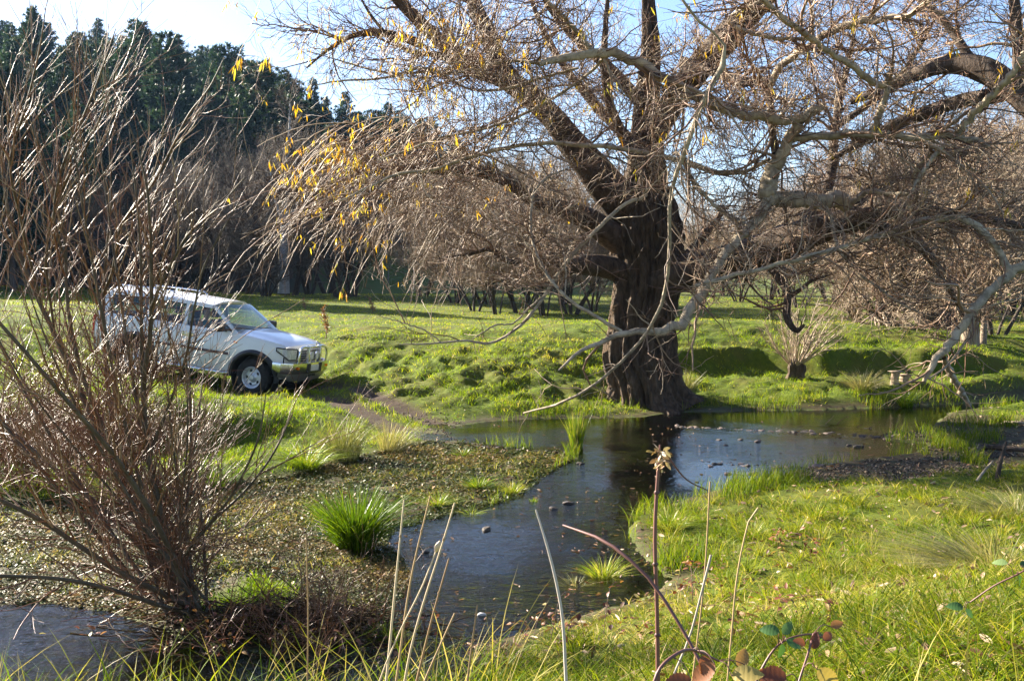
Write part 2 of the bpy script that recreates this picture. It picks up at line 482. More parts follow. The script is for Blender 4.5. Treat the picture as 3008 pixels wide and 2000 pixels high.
def height(x, y, full=False):
    x = np.asarray(x, float); y = np.asarray(y, float)
    far = sstep(52, 84, np.maximum(y, np.abs(x) * 0.9))
    z = np.where(far < 1, tps(np.clip(x, -70, 70), np.clip(y, -6, 90)), 0) * (1 - far) + hill(x, y) * far
    dw = sdist(WATER, x, y)
    dc = sdist(CRESS, x, y)
    dm = sdist(MUDFLAT, x, y)
    w = 1 - sstep(-0.05, 0.55, np.minimum(dw, np.minimum(dc, dm)))      # near the water's level
    grass = sstep(0.1, 0.7, np.minimum(dw, np.minimum(dc, dm)))
    track = np.maximum(1 - sstep(0.16, 0.42, ldist(RUT_FAR, x, y)), 1 - sstep(0.22, 0.5, ldist(RUT_NEAR, x, y)))
    # the far bank right of the willow: a steep little scarp above a low bench
    wx = sstep(3.1, 3.9, x) * (1 - sstep(10.5, 13, x)) * sstep(22.0, 22.6, y) * (1 - sstep(27, 29, y))
    yb = 24.1 + 0.9 * (vnoise(x * 0.7, x * 0 + 3.3, 5) - .5) + 0.3 * (vnoise(x * 2.6, x * 0 + 9.1, 6) - .5)
    zs = (0.34 + 0.10 * (y - 22)) + (np.maximum(z, 1.05) - (0.34 + 0.10 * (y - 22))) * sstep(yb - 0.42, yb + 0.12, y)
    z = z * (1 - wx) + zs * wx
    # the left bank breaks off steeply towards the watercress
    yc = np.interp(x, LBX, LBY) + 0.5 * (vnoise(x * 1.1, x * 0 + 4.4, 15) - .5)
    wl = sstep(-9.5, -8.0, x) * (1 - sstep(-2.9, -2.3, x)) * (1 - sstep(0.1, 0.5, y - yc))
    lo = 0.10 + 0.10 * (vnoise(x * 1.3, y * 1.3, 18) - .3)
    z = z * (1 - wl) + wl * (np.minimum(z, lo) + np.maximum(z - lo, 0) * sstep(-0.50, 0.12, y - yc))
    n1 = fbm(x * 0.9, y * 0.9, 3); n2 = fbm(x * 3.1, y * 3.1, 11); n3 = fbm(x * 9, y * 9, 21, 3)
    near = 1 - sstep(30, 60, y)
    z = np.maximum(z, 0.03 + 0.04 * n2) * (1 - w) + w * np.minimum(np.maximum(z, 0.0) * 0.15 + 0.02, 0.12)
    z = z + grass * near * (1 - 0.75 * track) * ((n1 - .5) * 0.24 + (n2 - .5) * (0.10 + 0.11 * sstep(19.5, 20.5, y) * (1 - sstep(23.2, 24.6, y)) * (x < 2.4)) * (0.6 + sstep(19, 20.5, y) * (1 - sstep(27, 34, y)) * 0.9) + (n3 - .5) * (0.05 + 0.06 * sstep(19.5, 20.5, y) * (1 - sstep(24, 26, y))))
    z = np.where(dc < 0, np.minimum(z, 0.0) * 0 + (-0.035 + 0.085 * n2 * sstep(0, 0.4, -dc) + 0.03 * (n1 - .5) + 0.02 * n3), z)
    z = np.where((dm < 0) & (dw > 0), 0.02 + 0.09 * (n2 - .42) + 0.04 * (n3 - .5), z)
    depth = 0.025 + 0.11 * sstep(0, 1.5, -dw) + 0.09 * (n2 - .5) * sstep(19, 16, y)
    z = np.where(dw < 0, -depth * sstep(0.0, 0.25, -dw) + 0.012 * (n3 - .5) + np.maximum(z, 0) * 0.1 * (1 - sstep(0.0, 0.25, -dw)), z)
    z = z - 0.05 * track * (dw > 0)
    if full: return z, dw, dc, dm, track
    return z

def gz(px, py, z0=0.1, it=6):
    """the point of the ground that a pixel of the photograph looks at"""
    z = z0
    for _ in range(it):
        p = onz(px, py, z); z = 0.5 * z + 0.5 * float(height(np.array([p[0]]), np.array([p[1]]))[0])
    return onz(px, py, z)

def ground_at(x, y):
    return float(height(np.array([float(x)]), np.array([float(y)]))[0])

# ------------------------------------------------------------------ ground sheet
ys = np.concatenate([np.linspace(-40, -3, 12), np.arange(-2.5, 5, 0.2), np.arange(5, 27, 0.075), np.arange(27, 60, 0.5), np.arange(60, 240, 3.0), [260, 300, 400, 600, 900, 1500]])
xs = np.concatenate([[-1500, -900, -600, -400], np.arange(-300, -60, 10), np.arange(-60, -20, 2.0), np.arange(-20, -9, 0.3), np.arange(-9, 11, 0.09), np.arange(11, 20, 0.3), np.arange(20, 60, 2.0), np.arange(60, 300, 10), [400, 600, 900, 1500]])
GX, GY = np.meshgrid(xs, ys, indexing='xy')
gzv, gdw, gdc, gdm, gtr = height(GX.ravel(), GY.ravel(), True)
nx, ny = len(xs), len(ys)
ii = (np.arange(ny - 1)[:, None] * nx + np.arange(nx - 1)[None]).ravel()
mud = np.clip(np.maximum(1 - sstep(0.0, 0.5, gdw), np.maximum(1 - sstep(0.05, 0.5, gdm), 1 - sstep(0.0, 0.35, gdc))), 0, 1)
_isl = np.hypot((GX.ravel() - gz(830, 1830)[0]) / 1.5, GY.ravel() - gz(830, 1830)[1])
mud = np.maximum(mud, 1 - sstep(.35, .75, _isl))
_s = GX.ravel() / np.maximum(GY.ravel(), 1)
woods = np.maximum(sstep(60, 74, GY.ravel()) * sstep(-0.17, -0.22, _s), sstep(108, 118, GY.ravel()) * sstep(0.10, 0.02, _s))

m_ground, nt, out = newmat("ground_soil")
co = objco(nt)
nA = noise(nt, 0.9, 6, 0.62, co); nB = noise(nt, 9.0, 6, 0.65, co); nC = noise(nt, 60.0, 4, 0.6, co)
grass_c = ramp(nt, [(0.25, (0.03, 0.045, 0.004)), (0.5, (0.06, 0.085, 0.005)), (0.75, (0.10, 0.12, 0.008))], nB)
grass_c = mixc(nt, ramp(nt, [(0.42, (0, 0, 0)), (0.7, (0.8, 0.8, 0.8))], nA), grass_c, (0.09, 0.075, 0.016))
mud_c = ramp(nt, [(0.3, (0.020, 0.015, 0.008)), (0.5, (0.055, 0.040, 0.020)), (0.62, (0.045, 0.055, 0.015)), (0.8, (0.12, 0.09, 0.05))], nB)
trk_c = ramp(nt, [(0.3, (0.022, 0.014, 0.009)), (0.7, (0.085, 0.058, 0.038))], nC)
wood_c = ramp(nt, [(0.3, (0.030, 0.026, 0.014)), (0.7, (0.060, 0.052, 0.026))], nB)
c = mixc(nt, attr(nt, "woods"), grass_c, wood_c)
c = mixc(nt, attr(nt, "mud"), c, mud_c)
c = mixc(nt, attr(nt, "track"), c, trk_c)
vor = nt.nodes.new("ShaderNodeTexVoronoi"); vor.inputs["Scale"].default_value = 16.0; nt.links.new(co, vor.inputs["Vector"])
bed_c = ramp(nt, [(0.25, (0.030, 0.024, 0.010)), (0.42, (0.11, 0.09, 0.035)), (0.56, (0.085, 0.13, 0.022)), (0.75, (0.24, 0.19, 0.09))], noise(nt, 2.6, 6, 0.7, co, 0.8))
bed_c = mixc(nt, ramp(nt, [(0.0, (0.75, 0.75, 0.75)), (0.35, (0, 0, 0))], vor.outputs["Distance"]), bed_c, (0.26, 0.22, 0.16))
c = mixc(nt, attr(nt, "bed"), c, bed_c)
rg = mathn(nt, 'SUBTRACT', 0.95, mathn(nt, 'MULTIPLY', attr(nt, "mud"), 0.3))
pbsdf(nt, out, c, rg, spec=0.15, bump=mathn(nt, 'ADD', nB, mathn(nt, 'MULTIPLY', nC, 0.5)), bstr=0.6, bdist=0.03)
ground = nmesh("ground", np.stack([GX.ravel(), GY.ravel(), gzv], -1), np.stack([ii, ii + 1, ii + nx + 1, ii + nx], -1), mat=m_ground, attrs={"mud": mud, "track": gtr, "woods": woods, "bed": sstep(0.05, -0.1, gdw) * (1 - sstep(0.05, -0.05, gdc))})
tag(ground, kind="structure")

# ------------------------------------------------------------------ water of the creek, level, rippled where it runs
m_water, nt, out = newmat("creek_water")
co = objco(nt)
tx = nt.nodes.new("ShaderNodeMapping"); tx.inputs["Scale"].default_value = (1.6, 3.4, 1); tx.inputs["Rotation"].default_value = (0, 0, radians(20)); nt.links.new(co, tx.inputs["Vector"])
w1 = noise(nt, 2.2, 3, 0.55, tx.outputs[0], 0.6); w2 = noise(nt, 7.5, 3, 0.6, tx.outputs[0], 0.4)
hgt = mathn(nt, 'ADD', w1, mathn(nt, 'MULTIPLY', w2, 0.45))
sp = nt.nodes.new("ShaderNodeSeparateXYZ"); nt.links.new(co, sp.inputs[0])
calm = ramp(nt, [(0.0, (1, 1, 1)), (0.4, (0.8, 0.8, 0.8)), (0.72, (0.40, 0.40, 0.40)), (0.9, (0.30, 0.30, 0.30)), (1.0, (0.10, 0.10, 0.10))], mathn(nt, 'DIVIDE', sp.outputs[1], 20.0))
b = nt.nodes.new("ShaderNodeBump"); b.inputs["Distance"].default_value = 0.035
nt.links.new(hgt, b.inputs["Height"]); patch = ramp(nt, [(0.38, (0.25, 0.25, 0.25)), (0.62, (1.15, 1.15, 1.15))], noise(nt, 0.55, 3, 0.6, co, 0.5))
nt.links.new(mathn(nt, 'MULTIPLY', calm, patch), b.inputs["Strength"])
gl = nt.nodes.new("ShaderNodeBsdfGlossy"); gl.inputs["Roughness"].default_value = 0.03; nt.links.new(b.outputs[0], gl.inputs["Normal"])
tp = nt.nodes.new("ShaderNodeBsdfTransparent"); tp.inputs[0].default_value = (0.70, 0.64, 0.50, 1)
fr = nt.nodes.new("ShaderNodeFresnel"); fr.inputs["IOR"].default_value = 1.52; nt.links.new(b.outputs[0], fr.inputs["Normal"])
mx = nt.nodes.new("ShaderNodeMixShader"); nt.links.new(fr.outputs[0], mx.inputs[0]); nt.links.new(tp.outputs[0], mx.inputs[1]); nt.links.new(gl.outputs[0], mx.inputs[2])
nt.links.new(mx.outputs[0], out.inputs[0])
wx = np.linspace(-9, 13, 45); wy = np.linspace(5.4, 23.4, 37)
WX, WY = np.meshgrid(wx, wy); a_ = (np.arange(36)[:, None] * 45 + np.arange(44)[None]).ravel()
wsel = np.minimum(np.minimum(sdist(WATER, WX, WY), sdist(CRESS, WX, WY)), sdist(MUDFLAT, WX, WY)).ravel() < 0.7
wq = np.stack([a_, a_ + 1, a_ + 46, a_ + 45], -1)
wq = wq[wsel[wq].any(1)]
water = nmesh("water", np.stack([WX.ravel(), WY.ravel(), np.zeros(WX.size)], -1), wq, mat=m_water)
tag(water, kind="structure")
# ------------------------------------------------------------------ materials of the car
m_paint, nt, out = newmat("white_car_paint")
n_ = noise(nt, 3.0, 4, 0.6, objco(nt)); n2_ = noise(nt, 40.0, 3, 0.6, objco(nt))
sp = nt.nodes.new("ShaderNodeSeparateXYZ"); nt.links.new(objco(nt), sp.inputs[0])
dirt = mathn(nt, 'MULTIPLY', ramp(nt, [(0.45, (0.95, 0.95, 0.95)), (0.95, (0, 0, 0))], sp.outputs[2]), n2_)   # dust thrown up from the wheels
c_ = mixc(nt, dirt, ramp(nt, [(0.3, (0.60, 0.60, 0.60)), (0.7, (0.66, 0.66, 0.655))], n_), (0.30, 0.25, 0.19))
pbsdf(nt, out, c_, 0.28, spec=0.5, coat=0.6)
m_black = plain("black_plastic", (0.016, 0.017, 0.020), 0.55)
m_rubber = plain("tyre_rubber", (0.022, 0.020, 0.018), 0.9, spec=0.2, var=0.35, scale=14)
m_steel = plain("silver_wheel_paint", (0.50, 0.51, 0.53), 0.35, metal=0.55)
m_alloy = plain("polished_alloy", (0.72, 0.73, 0.74), 0.22, metal=1.0, var=0.05)
m_chrome = plain("chrome", (0.8, 0.8, 0.8), 0.12, metal=1.0, var=0.02)
m_seat = plain("dark_seat_cloth", (0.045, 0.047, 0.052), 0.9)
m_amber = plain("amber_lens", (0.75, 0.16, 0.015), 0.2)
m_red = plain("red_lens", (0.45, 0.02, 0.015), 0.2)
m_lamp = plain("lamp_reflector", (0.62, 0.63, 0.66), 0.25, metal=0.15, var=0.3, scale=22)
m_stripe = plain("maroon_rubbing_strip", (0.045, 0.018, 0.018), 0.5)
m_plate = plain("number_plate_face", (0.62, 0.62, 0.55), 0.45)
m_brown = plain("dark_brown_felt", (0.035, 0.024, 0.018), 0.9)

def glassmat(name, tint, refl=1.5, alpha=1.0):
    m, nt, out = newmat(name)
    t = nt.nodes.new("ShaderNodeBsdfTransparent"); t.inputs[0].default_value = (*tint, 1)
    g = nt.nodes.new("ShaderNodeBsdfGlossy"); g.inputs["Roughness"].default_value = 0.02
    f = nt.nodes.new("ShaderNodeLayerWeight"); f.inputs[0].default_value = 0.5
    ff = mathn(nt, 'ADD', mathn(nt, 'MULTIPLY', mathn(nt, 'POWER', f.outputs["Facing"], 4.0), 0.9), 0.06)
    x = nt.nodes.new("ShaderNodeMixShader")
    nt.links.new(ff, x.inputs[0]); nt.links.new(t.outputs[0], x.inputs[1]); nt.links.new(g.outputs[0], x.inputs[2]); nt.links.new(x.outputs[0], out.inputs[0])
    return m
m_glass = glassmat("window_glass", (0.62, 0.70, 0.68))
m_glass_dark = glassmat("tinted_window_glass", (0.42, 0.46, 0.48))
m_lens = glassmat("clear_lens", (0.93, 0.94, 0.95))

# ------------------------------------------------------------------ the white four wheel drive
car = empty("four_wheel_drive", CAR_LOC, CAR_R.to_euler())
tag(car, "white four wheel drive wagon with alloy bull bar driving nose down towards the ford", "car")

BELT = 1.27
def hw(x, z):
    w = 0.955
    if x > 1.35: w -= 0.115 * ((x - 1.35) / 0.8) ** 2
    if x < -1.9: w -= 0.055 * ((-1.9 - x) / 0.6) ** 2
    if z < 0.78: w -= 0.045 * ((0.78 - z) / 0.33) ** 2
    if z > 0.92: w -= 0.035 * ((z - 0.92) / 0.35) ** 1.5
    return w
def ztop(x):
    if x <= 0.86: return BELT + 0.012 * max(0, -x - 1)
    t = min(1.0, (x - 0.86) / 1.30); return BELT - 0.02 * t - 0.115 * t * t
ARCH = 0.50
def zbot(x):
    z = 0.45
    for c in (1.425, -1.425):
        if abs(x - c) < ARCH: z = max(z, 0.40 + sqrt(ARCH ** 2 - (x - c) ** 2))
    return z
def stations(x0, x1):
    s = set(np.round(np.linspace(x0, x1, max(3, int(abs(x1 - x0) / 0.06))), 4))
    for c in (1.425, -1.425):
        for a in np.linspace(0, pi, 15):
            v = c + (ARCH - 1e-4) * cos(a)
            if x0 < v < x1: s.add(round(v, 4))
        for v in (c - ARCH - 1e-3, c + ARCH + 1e-3):
            if x0 < v < x1: s.add(round(v, 4))
    return sorted(s)
def side_grid(x0, x1, sgn, off=0.0):
    G = []
    for x in stations(x0, x1):
        zb, zt = zbot(x), ztop(x)
        zs = np.linspace(0, 1, 12)
        row = [(x, sgn * (hw(x, zb + (zt - zb) * t) - (0.02 * (t > 0.99)) + off), zb + (zt - zb) * t) for t in zs]
        row = [(x, sgn * (hw(x, zb) - 0.09), zb + 0.004)] + row
        G.append(row)
    return G

XN = 2.10
body = MB()
for sgn in (-1, 1):
    body.grid(side_grid(0.868, XN, sgn)); body.grid(side_grid(-2.5, -1.208, sgn))
# bonnet with a raised middle, front and rear faces
G = []
for x in np.linspace(0.86, XN, 16):
    w = hw(x, ztop(x)) - 0.02; row = []
    for y in np.linspace(-1, 1, 25):
        ay = abs(y); t = (x - 0.86) / (XN - 0.86)
        crown = 0.045 * (1 - ay ** 2.5) + 0.030 * (1 / (1 + math.exp((ay - 0.66) * 26))) * (1 - 0.4 * t)
        nose = 0.10 * (1 - ay ** 2) * t ** 3
        row.append((x + nose, y * w, ztop(x) + crown * (1 - 0.55 * t ** 4) - 0.028 * (t ** 6)))
    G.append(row)
body.grid(G)
edge = G[-1]
Gf = []
for k, t in enumerate(np.linspace(0, 1, 8)):
    row = []
    for (x, y, z) in edge:
        row.append((x + 0.05 * sin(t * pi) * (1 - abs(y) / 1.0) + 0.03 * t, y * (1 + 0.03 * t), z + (0.62 - z) * t))
    Gf.append(row)
body.grid(Gf)
Gr = []
for z in np.linspace(0.45, BELT + 0.016, 8):
    w = hw(-2.5, z) - (0.02 if z > BELT else 0.0)
    Gr.append([(-2.5 - 0.05 * (1 - (y) ** 2) - 0.02 * (1 - (z - .45) / .8), y * w, z) for y in np.linspace(-1, 1, 9)])
body.grid(Gr)
# sills under the doors, floor pan, wheel houses
for sgn in (-1, 1):
    body.box((-0.0, sgn * 0.865, 0.435), (1.80, 0.05, 0.05))
# roof: rails and a crowned skin
def roofz(x): return 1.765 + 0.045 * (1 - ((x + 0.95) / 1.45) ** 2) 
def sidey(x, z):
    return hw(x, BELT) - 0.025 - (z - BELT) * 0.30
G = []
XR = np.linspace(0.24, -2.36, 26)
for x in XR:
    z0 = roofz(x); w = sidey(x, z0) ; row = []
    for y in np.linspace(-1, 1, 21):
        row.append((x + 0.07 * (1 - y * y) * sstep(-0.3, 0.24, x), y * w * 1.0, z0 - 0.035 + 0.115 * (1 - abs(y) ** 3.2)))
    G.append(row)
body.grid(G)
G2 = [[(p[0], p[1] * 0.97, p[2] - 0.045) for p in r] for r in G]
body.grid(G2)
body.grid([[a for a in G[0]], [a for a in G2[0]]]); body.grid([[a for a in G[-1]], [a for a in G2[-1]]])
# window pillars: flat bars following the inclined sides
def sidept(sgn, inset=0.0):
    return lambda p: (p[0], sgn * (sidey(p[0], p[1]) - inset), p[1])
def zr(x): return roofz(x) - 0.028
PILL = [[(0.89, BELT - .005), (0.99, BELT - .015), (0.315, zr(0.24)), (0.215, zr(0.21))],
        [(-0.265, BELT - .005), (-0.365, BELT - .005), (-0.385, zr(-.385)), (-0.305, zr(-.305))],
        [(-1.17, BELT - .005), (-1.28, BELT - .005), (-1.27, zr(-1.27)), (-1.19, zr(-1.19))],
        [(-2.26, BELT - .005), (-2.50, BELT - .005), (-2.36, zr(-2.36)), (-2.20, zr(-2.2))]]
for sgn in (-1, 1):
    for pl in PILL: body.prism(pl, sidept(sgn), sidept(sgn, 0.06))
    for xa, xb in ((0.25, -2.3),):
        xs_ = np.linspace(xa, xb, 14)
        body.prism([(x, zr(x) + 0.02) for x in xs_] + [(x, zr(x) - 0.055) for x in xs_[::-1]], sidept(sgn, -0.004), sidept(sgn, 0.05))
    body.prism([(0.9, BELT + .012), (-2.42, BELT + .012), (-2.42, BELT - .03), (0.9, BELT - .03)], sidept(sgn, 0.004), sidept(sgn, 0.07))
body.build("body", m_paint, car, autos=40)

inner = MB()
inner.box((-0.8, 0, 0.52), (3.3, 1.72, 0.04)); inner.box((0.92, 0, 0.85), (0.03, 1.70, 0.66)); inner.box((-2.38, 0, 0.85), (0.03, 1.7, 0.75))
for c in (1.425, -1.425):
    for sgn in (-1, 1):
        inner.lathe([(0.49, -0.18), (0.49, 0.10)], 'y', (c, sgn * 0.74, 0.40), 28)
        inner.box((c, sgn * 0.55, 0.62), (1.0, 0.03, 0.5))
inner.tube([(1.425, -0.75, .38), (1.425, .75, .38)], 0.05); inner.tube([(-1.425, -0.75, .38), (-1.425, .75, .38)], 0.05)
inner.box((1.6, 0, 0.62), (0.9, 1.0, 0.35))
inner.build("floor_pan", m_black, car)

HANDLE = MB(); HANDLE.tube([(-.11, 0, 0), (-.08, -.03, .0), (.08, -.03, 0), (.11, 0, 0)], 0.016, 6); HANDLE.box((0, -0.004, 0), (0.26, 0.012, 0.075))
for sgn in (-1, 1):
    for (xa, xb, hx, nm) in ((-0.318, 0.860, -0.17, "f"), (-1.200, -0.326, -1.02, "r")):
        d = MB(); d.grid(side_grid(xa, xb, sgn)); dr = d.build("door", m_paint, car)
        h = MB(); h.v = [(v[0] + hx, sgn * (hw(hx, 1.10) + 0.004) + (v[1] if sgn < 0 else -v[1]), v[2] + 1.10) for v in HANDLE.v]; h.f = list(HANDLE.f)
        h.build("door_handle", m_chrome, dr)
    sb = MB()
    for (xa, xb) in ((-0.30, 0.845), (-0.92, -0.34)):
        xs_ = np.linspace(xa, xb, 10)
        sb.grid([[(x, sgn * (hw(x, .83) + o), z) for (o, z) in ((0.0, .852), (0.016, .846), (0.018, .80), (0.0, .792))] for x in xs_])
    sb.build("rubbing_strip", m_stripe, car)
    for c in (1.425, -1.425):
        fl = MB(); G = []
        for a in np.linspace(radians(-4), radians(184), 34):
            row = []
            for (r, o) in ((0.485, -0.06), (0.488, 0.035), (0.53, 0.05), (0.585, 0.012), (0.59, -0.02)):
                x = c + r * cos(a); z = 0.40 + r * sin(a)
                row.append((x, sgn * (hw(min(x, 2.0), max(z, .5)) + o), z))
            G.append(row)
        fl.grid(G); fl.build("wheel_arch_flare", m_black, car)
    st = MB(); st.tube(resample([(-0.98, sgn * .80, .44), (-0.88, sgn * 0.96, .41), (-.3, sgn * .985, .41), (.5, sgn * .985, .41), (.84, sgn * .96, .41), (.93, sgn * .80, .44)], 18), 0.034, 10)
    st.build("side_step", m_alloy, car)
    mi = MB(); mi.tube([(0.70, sgn * .90, 1.29), (0.70, sgn * 1.02, 1.32)], 0.03, 8)
    G = []
    for k, (dx, s) in enumerate(((-.07, .80), (-.065, 1.0), (0, 1.0), (.05, .85), (.075, .45))):
        G.append([(0.69 + dx, sgn * 1.10 + 0.115 * s * abs(cos(a)) ** .5 * (1 if cos(a) > 0 else -1), 1.36 + 0.095 * s * abs(sin(a)) ** .5 * (1 if sin(a) > 0 else -1)) for a in np.linspace(0, 2 * pi, 21)])
    mi.grid(G); mi.f.append(tuple(range(len(mi.v) - 21, len(mi.v)))); mi.f.append(tuple(range(len(mi.v) - 105, len(mi.v) - 84)))
    mi.build("wing_mirror", m_black, car)
    rk = MB(); zr2 = lambda x: roofz(x) + 0.075
    rk.tube([(-0.75, sgn * .60, zr2(-.75) - .01), (-0.85, sgn * .60, zr2(-.85) + .045), (-1.5, sgn * .60, zr2(-1.5) + .05), (-2.15, sgn * .60, zr2(-2.15) + .05), (-2.25, sgn * .60, zr2(-2.25) - .01)], 0.016, 8)
    for x in (-0.95, -1.55, -2.1): rk.box((x, sgn * .60, zr2(x) + .015), (.06, .04, .07))
    rk.build("roof_rail", m_alloy, car)
    # glass of the side windows, set just inside the pillars
    for k, (nm, mm, pl) in enumerate((("front_window", m_glass, [(0.90, BELT), (0.225, zr(.22)), (-0.30, zr(-.3)), (-0.27, BELT)]),
                       ("rear_window", m_glass, [(-0.36, BELT), (-0.38, zr(-.38)), (-1.2, zr(-1.2)), (-1.18, BELT)]),
                       ("quarter_window", m_glass_dark, [(-1.27, BELT), (-1.26, zr(-1.26)), (-2.22, zr(-2.22)), (-2.28, BELT)]))):
        g = MB(); f = sidept(sgn, 0.028); n = len(pl); g.add([f(p) for p in pl], [tuple(range(n))]); g.build(nm, mm, car)
    # orange repeater on the front wing
    r_ = MB(); r_.box((0.97, sgn * (hw(.97, 1.08) + 0.006), 1.085), (0.085, 0.018, 0.045)); r_.build("indicator", m_amber, car, bevel=0.006)
    # headlamp wrapping the corner: black surround, reflector, clear lens
    def lamp_pt(u, v, off):
        # u 0 inner .. 1 outer (wraps back along the wing)
        xs_c = [2.238, 2.215, 2.165, 2.06, 1.90]; ys_c = [.47, .60, .765, .868, .915]
        x = np.interp(u, [0, .3, .6, .82, 1], xs_c) + off; y = np.interp(u, [0, .3, .6, .82, 1], ys_c) + off * .6
        zt_ = np.interp(u, [0, 1], [1.075, 1.095]); zb_ = np.interp(u, [0, .55, 1], [.845, .85, 1.03])
        return (x, sgn * y, zb_ + (zt_ - zb_) * v)
    for nm, mm, off, sc in (("headlight", m_lamp, 0.022, 1.0),):
        hl = MB(); hl.grid([[lamp_pt(u, v, off) for v in np.linspace(0.03, .97, 6)] for u in np.linspace(0.02, .97, 14)]); ho = hl.build(nm, mm, car)
    su = MB(); ring = [lamp_pt(u, 0, .025) for u in np.linspace(0, 1, 14)] + [lamp_pt(u, 1, .025) for u in np.linspace(1, 0, 14)]
    su.tube(ring + [ring[0]], 0.014, 6); su.build("lamp_surround", m_black, ho)
    le = MB(); le.grid([[lamp_pt(u, v, .032) for v in np.linspace(0, 1, 6)] for u in np.linspace(0, 1, 14)]); le.build("lens", m_lens, ho)
    tl = MB(); tl.box((-2.53, sgn * .84, 1.0), (.05, .14, .42)); tl.build("tail_light", m_red, car, bevel=0.01)

# windscreen and back glass
def wscreen(x0, z0, x1, z1, bow, w0, w1, name, mat):
    g = MB(); g.grid([[(x0 + (x1 - x0) * t + bow * (1 - y * y), y * (w0 + (w1 - w0) * t), z0 + (z1 - z0) * t + 0.02 * sin(t * pi)) for y in np.linspace(-1, 1, 13)] for t in np.linspace(0, 1, 7)])
    return g.build(name, mat, car)
ws = wscreen(0.935, BELT + 0.02, 0.262, zr(0.22) + 0.035, 0.10, sidey(.9, BELT) - .02, sidey(.24, zr(.24)) - .02, "windscreen", m_glass)
cow = MB(); cow.grid([[(0.86 + 0.12 * k + 0.10 * (1 - y * y), y * 0.86, BELT + 0.008 + 0.028 * (1 - y * y)) for y in np.linspace(-1, 1, 13)] for k in (0, .5, 1)])
cow.build("cowl_panel", m_black, car)
for s in (-0.25, 0.42):
    w_ = MB(); w_.tube([(1.02, s + .1, BELT + .055), (0.94, s - .28, BELT + .085), (0.86, s - .62, BELT + .10)], 0.011, 5); w_.build("wiper", m_black, car)
wscreen(-2.52, BELT + 0.02, -2.37, zr(-2.36), -0.05, .84, sidey(-2.3, 1.72) - .03, "tailgate_window", m_glass_dark)

# grille with slats
gr = MB()
gr.grid([[(2.285 - 0.05 * (y / .46) ** 2 + 0.02 * (1.02 - z), y, z) for y in np.linspace(-.45, .45, 11)] for z in np.linspace(.80, 1.055, 5)])
g_o = gr.build("grille", m_black, car)
sl = MB()
for z in (.85, .90, .95, 1.0, 1.045): sl.tube([(2.305 - 0.05 * (y / .46) ** 2 + 0.02 * (1.02 - z), y, z) for y in np.linspace(-.44, .44, 9)], 0.008, 5)
sl.build("slat", m_steel, g_o)

# bull bar: alloy channel with wings, under-tray, hoop, centre posts, lamps, aerial
bb = MB()
path = [(1.90, -1.00), (2.14, -.995), (2.40, -.82), (2.50, -.46), (2.52, -.25), (2.52, .25), (2.50, .46), (2.40, .82), (2.14, .995), (1.90, 1.00)]
prof = [(-.10, .795), (0, .80), (0.004, .785), (0.0, .60), (-.012, .575), (-.09, .565)]
def offs(i):
    a = np.array(path[max(i - 1, 0)]); b_ = np.array(path[min(i + 1, len(path) - 1)]); t = (b_ - a) / np.linalg.norm(b_ - a); return np.array([t[1], -t[0]])
G = []
for i, p in enumerate(path):
    n_o = offs(i); row = []
    for (o, z) in prof:
        zz = z + (0.07 if z < .7 and i in (0, len(path) - 1) else 0)
        q = np.array(p) + n_o * o; row.append((q[0], q[1], zz))
    G.append(row)
bb.grid(G, flip=True)
bull = bb.build("bull_bar", m_alloy, car, autos=25)
bt = MB()
G = []
for (x, y, dz) in [(2.05, -.93, .07), (2.34, -.78, .0), (2.44, -.45, -.02), (2.46, 0, -.03), (2.44, .45, -.02), (2.34, .78, 0), (2.05, .93, .07)]:
    G.append([(x, y, .572), (x - .01, y, .50 + dz), (x - .06, y * .97, .43 + dz), (x - .30, y * .9, .43 + dz)])
bt.grid(G); bt.build("under_tray", plain("dull_alloy_tray", (0.40, 0.41, 0.41), 0.4, metal=0.9), bull)
ho = MB(); ho.tube(resample([(2.44, -.64, .79), (2.45, -.64, .98), (2.44, -.615, 1.07), (2.42, -.53, 1.115), (2.42, -.2, 1.125), (2.42, .2, 1.125), (2.42, .53, 1.115), (2.44, .615, 1.07), (2.45, .64, .98), (2.44, .64, .79)], 44), 0.031, 12); ho.build("hoop", m_alloy, bull)
for s in (-.26, .26):
    po = MB(); po.box((2.455, s, .965), (.10, .035, .34)); po.tube([(2.43, s - .035, 1.135), (2.43, s + .035, 1.135)], .035, 10); po.build("post", m_alloy, bull, bevel=.006)
    bu = MB(); bu.box((2.525, s, .69), (.035, .13, .20)); bu.build("rubber_buffer", m_black, bull, bevel=.01)
    ln = MB(); yy = s * .48
    ln.lathe([(0.02, -.07), (.06, -.06), (.088, -.01), (.092, .02)], 'x', (2.47, yy, .945), 24); ln.tube([(2.45, yy, .80), (2.45, yy, .87)], .015, 6)
    lo = ln.build("driving_lamp", m_chrome, bull)
    lg = MB(); lg.lathe([(0.0, .03), (.05, .028), (.09, .015)], 'x', (2.475, yy, .945), 24); lg.build("lens", m_lamp, lo)
for s in (-1, 1):
    i_ = MB(); i_.box((2.462, s * .63, .70), (.03, .12, .05), Matrix.Rotation(s * radians(-16), 3, 'Z')); i_.build("indicator", m_amber, bull)
vt = MB()
for y in (-.12, -.04, .04, .12): vt.box((2.455, y, .525), (.02, .05, .05))
vt.build("vent", m_black, bull)
pl_ = MB(); pl_.box((2.535, 0, .69), (.012, .36, .125)); pl_.build("number_plate", m_plate, bull, bevel=.004)
ae = MB(); ae.tube([(2.44, .10, 1.14), (2.44, .10, 1.24)], .012, 6); ae.tube([(2.44, .10, 1.24), (2.45, .10, 1.62)], .004, 5); ae.build("aerial", m_alloy, bull)
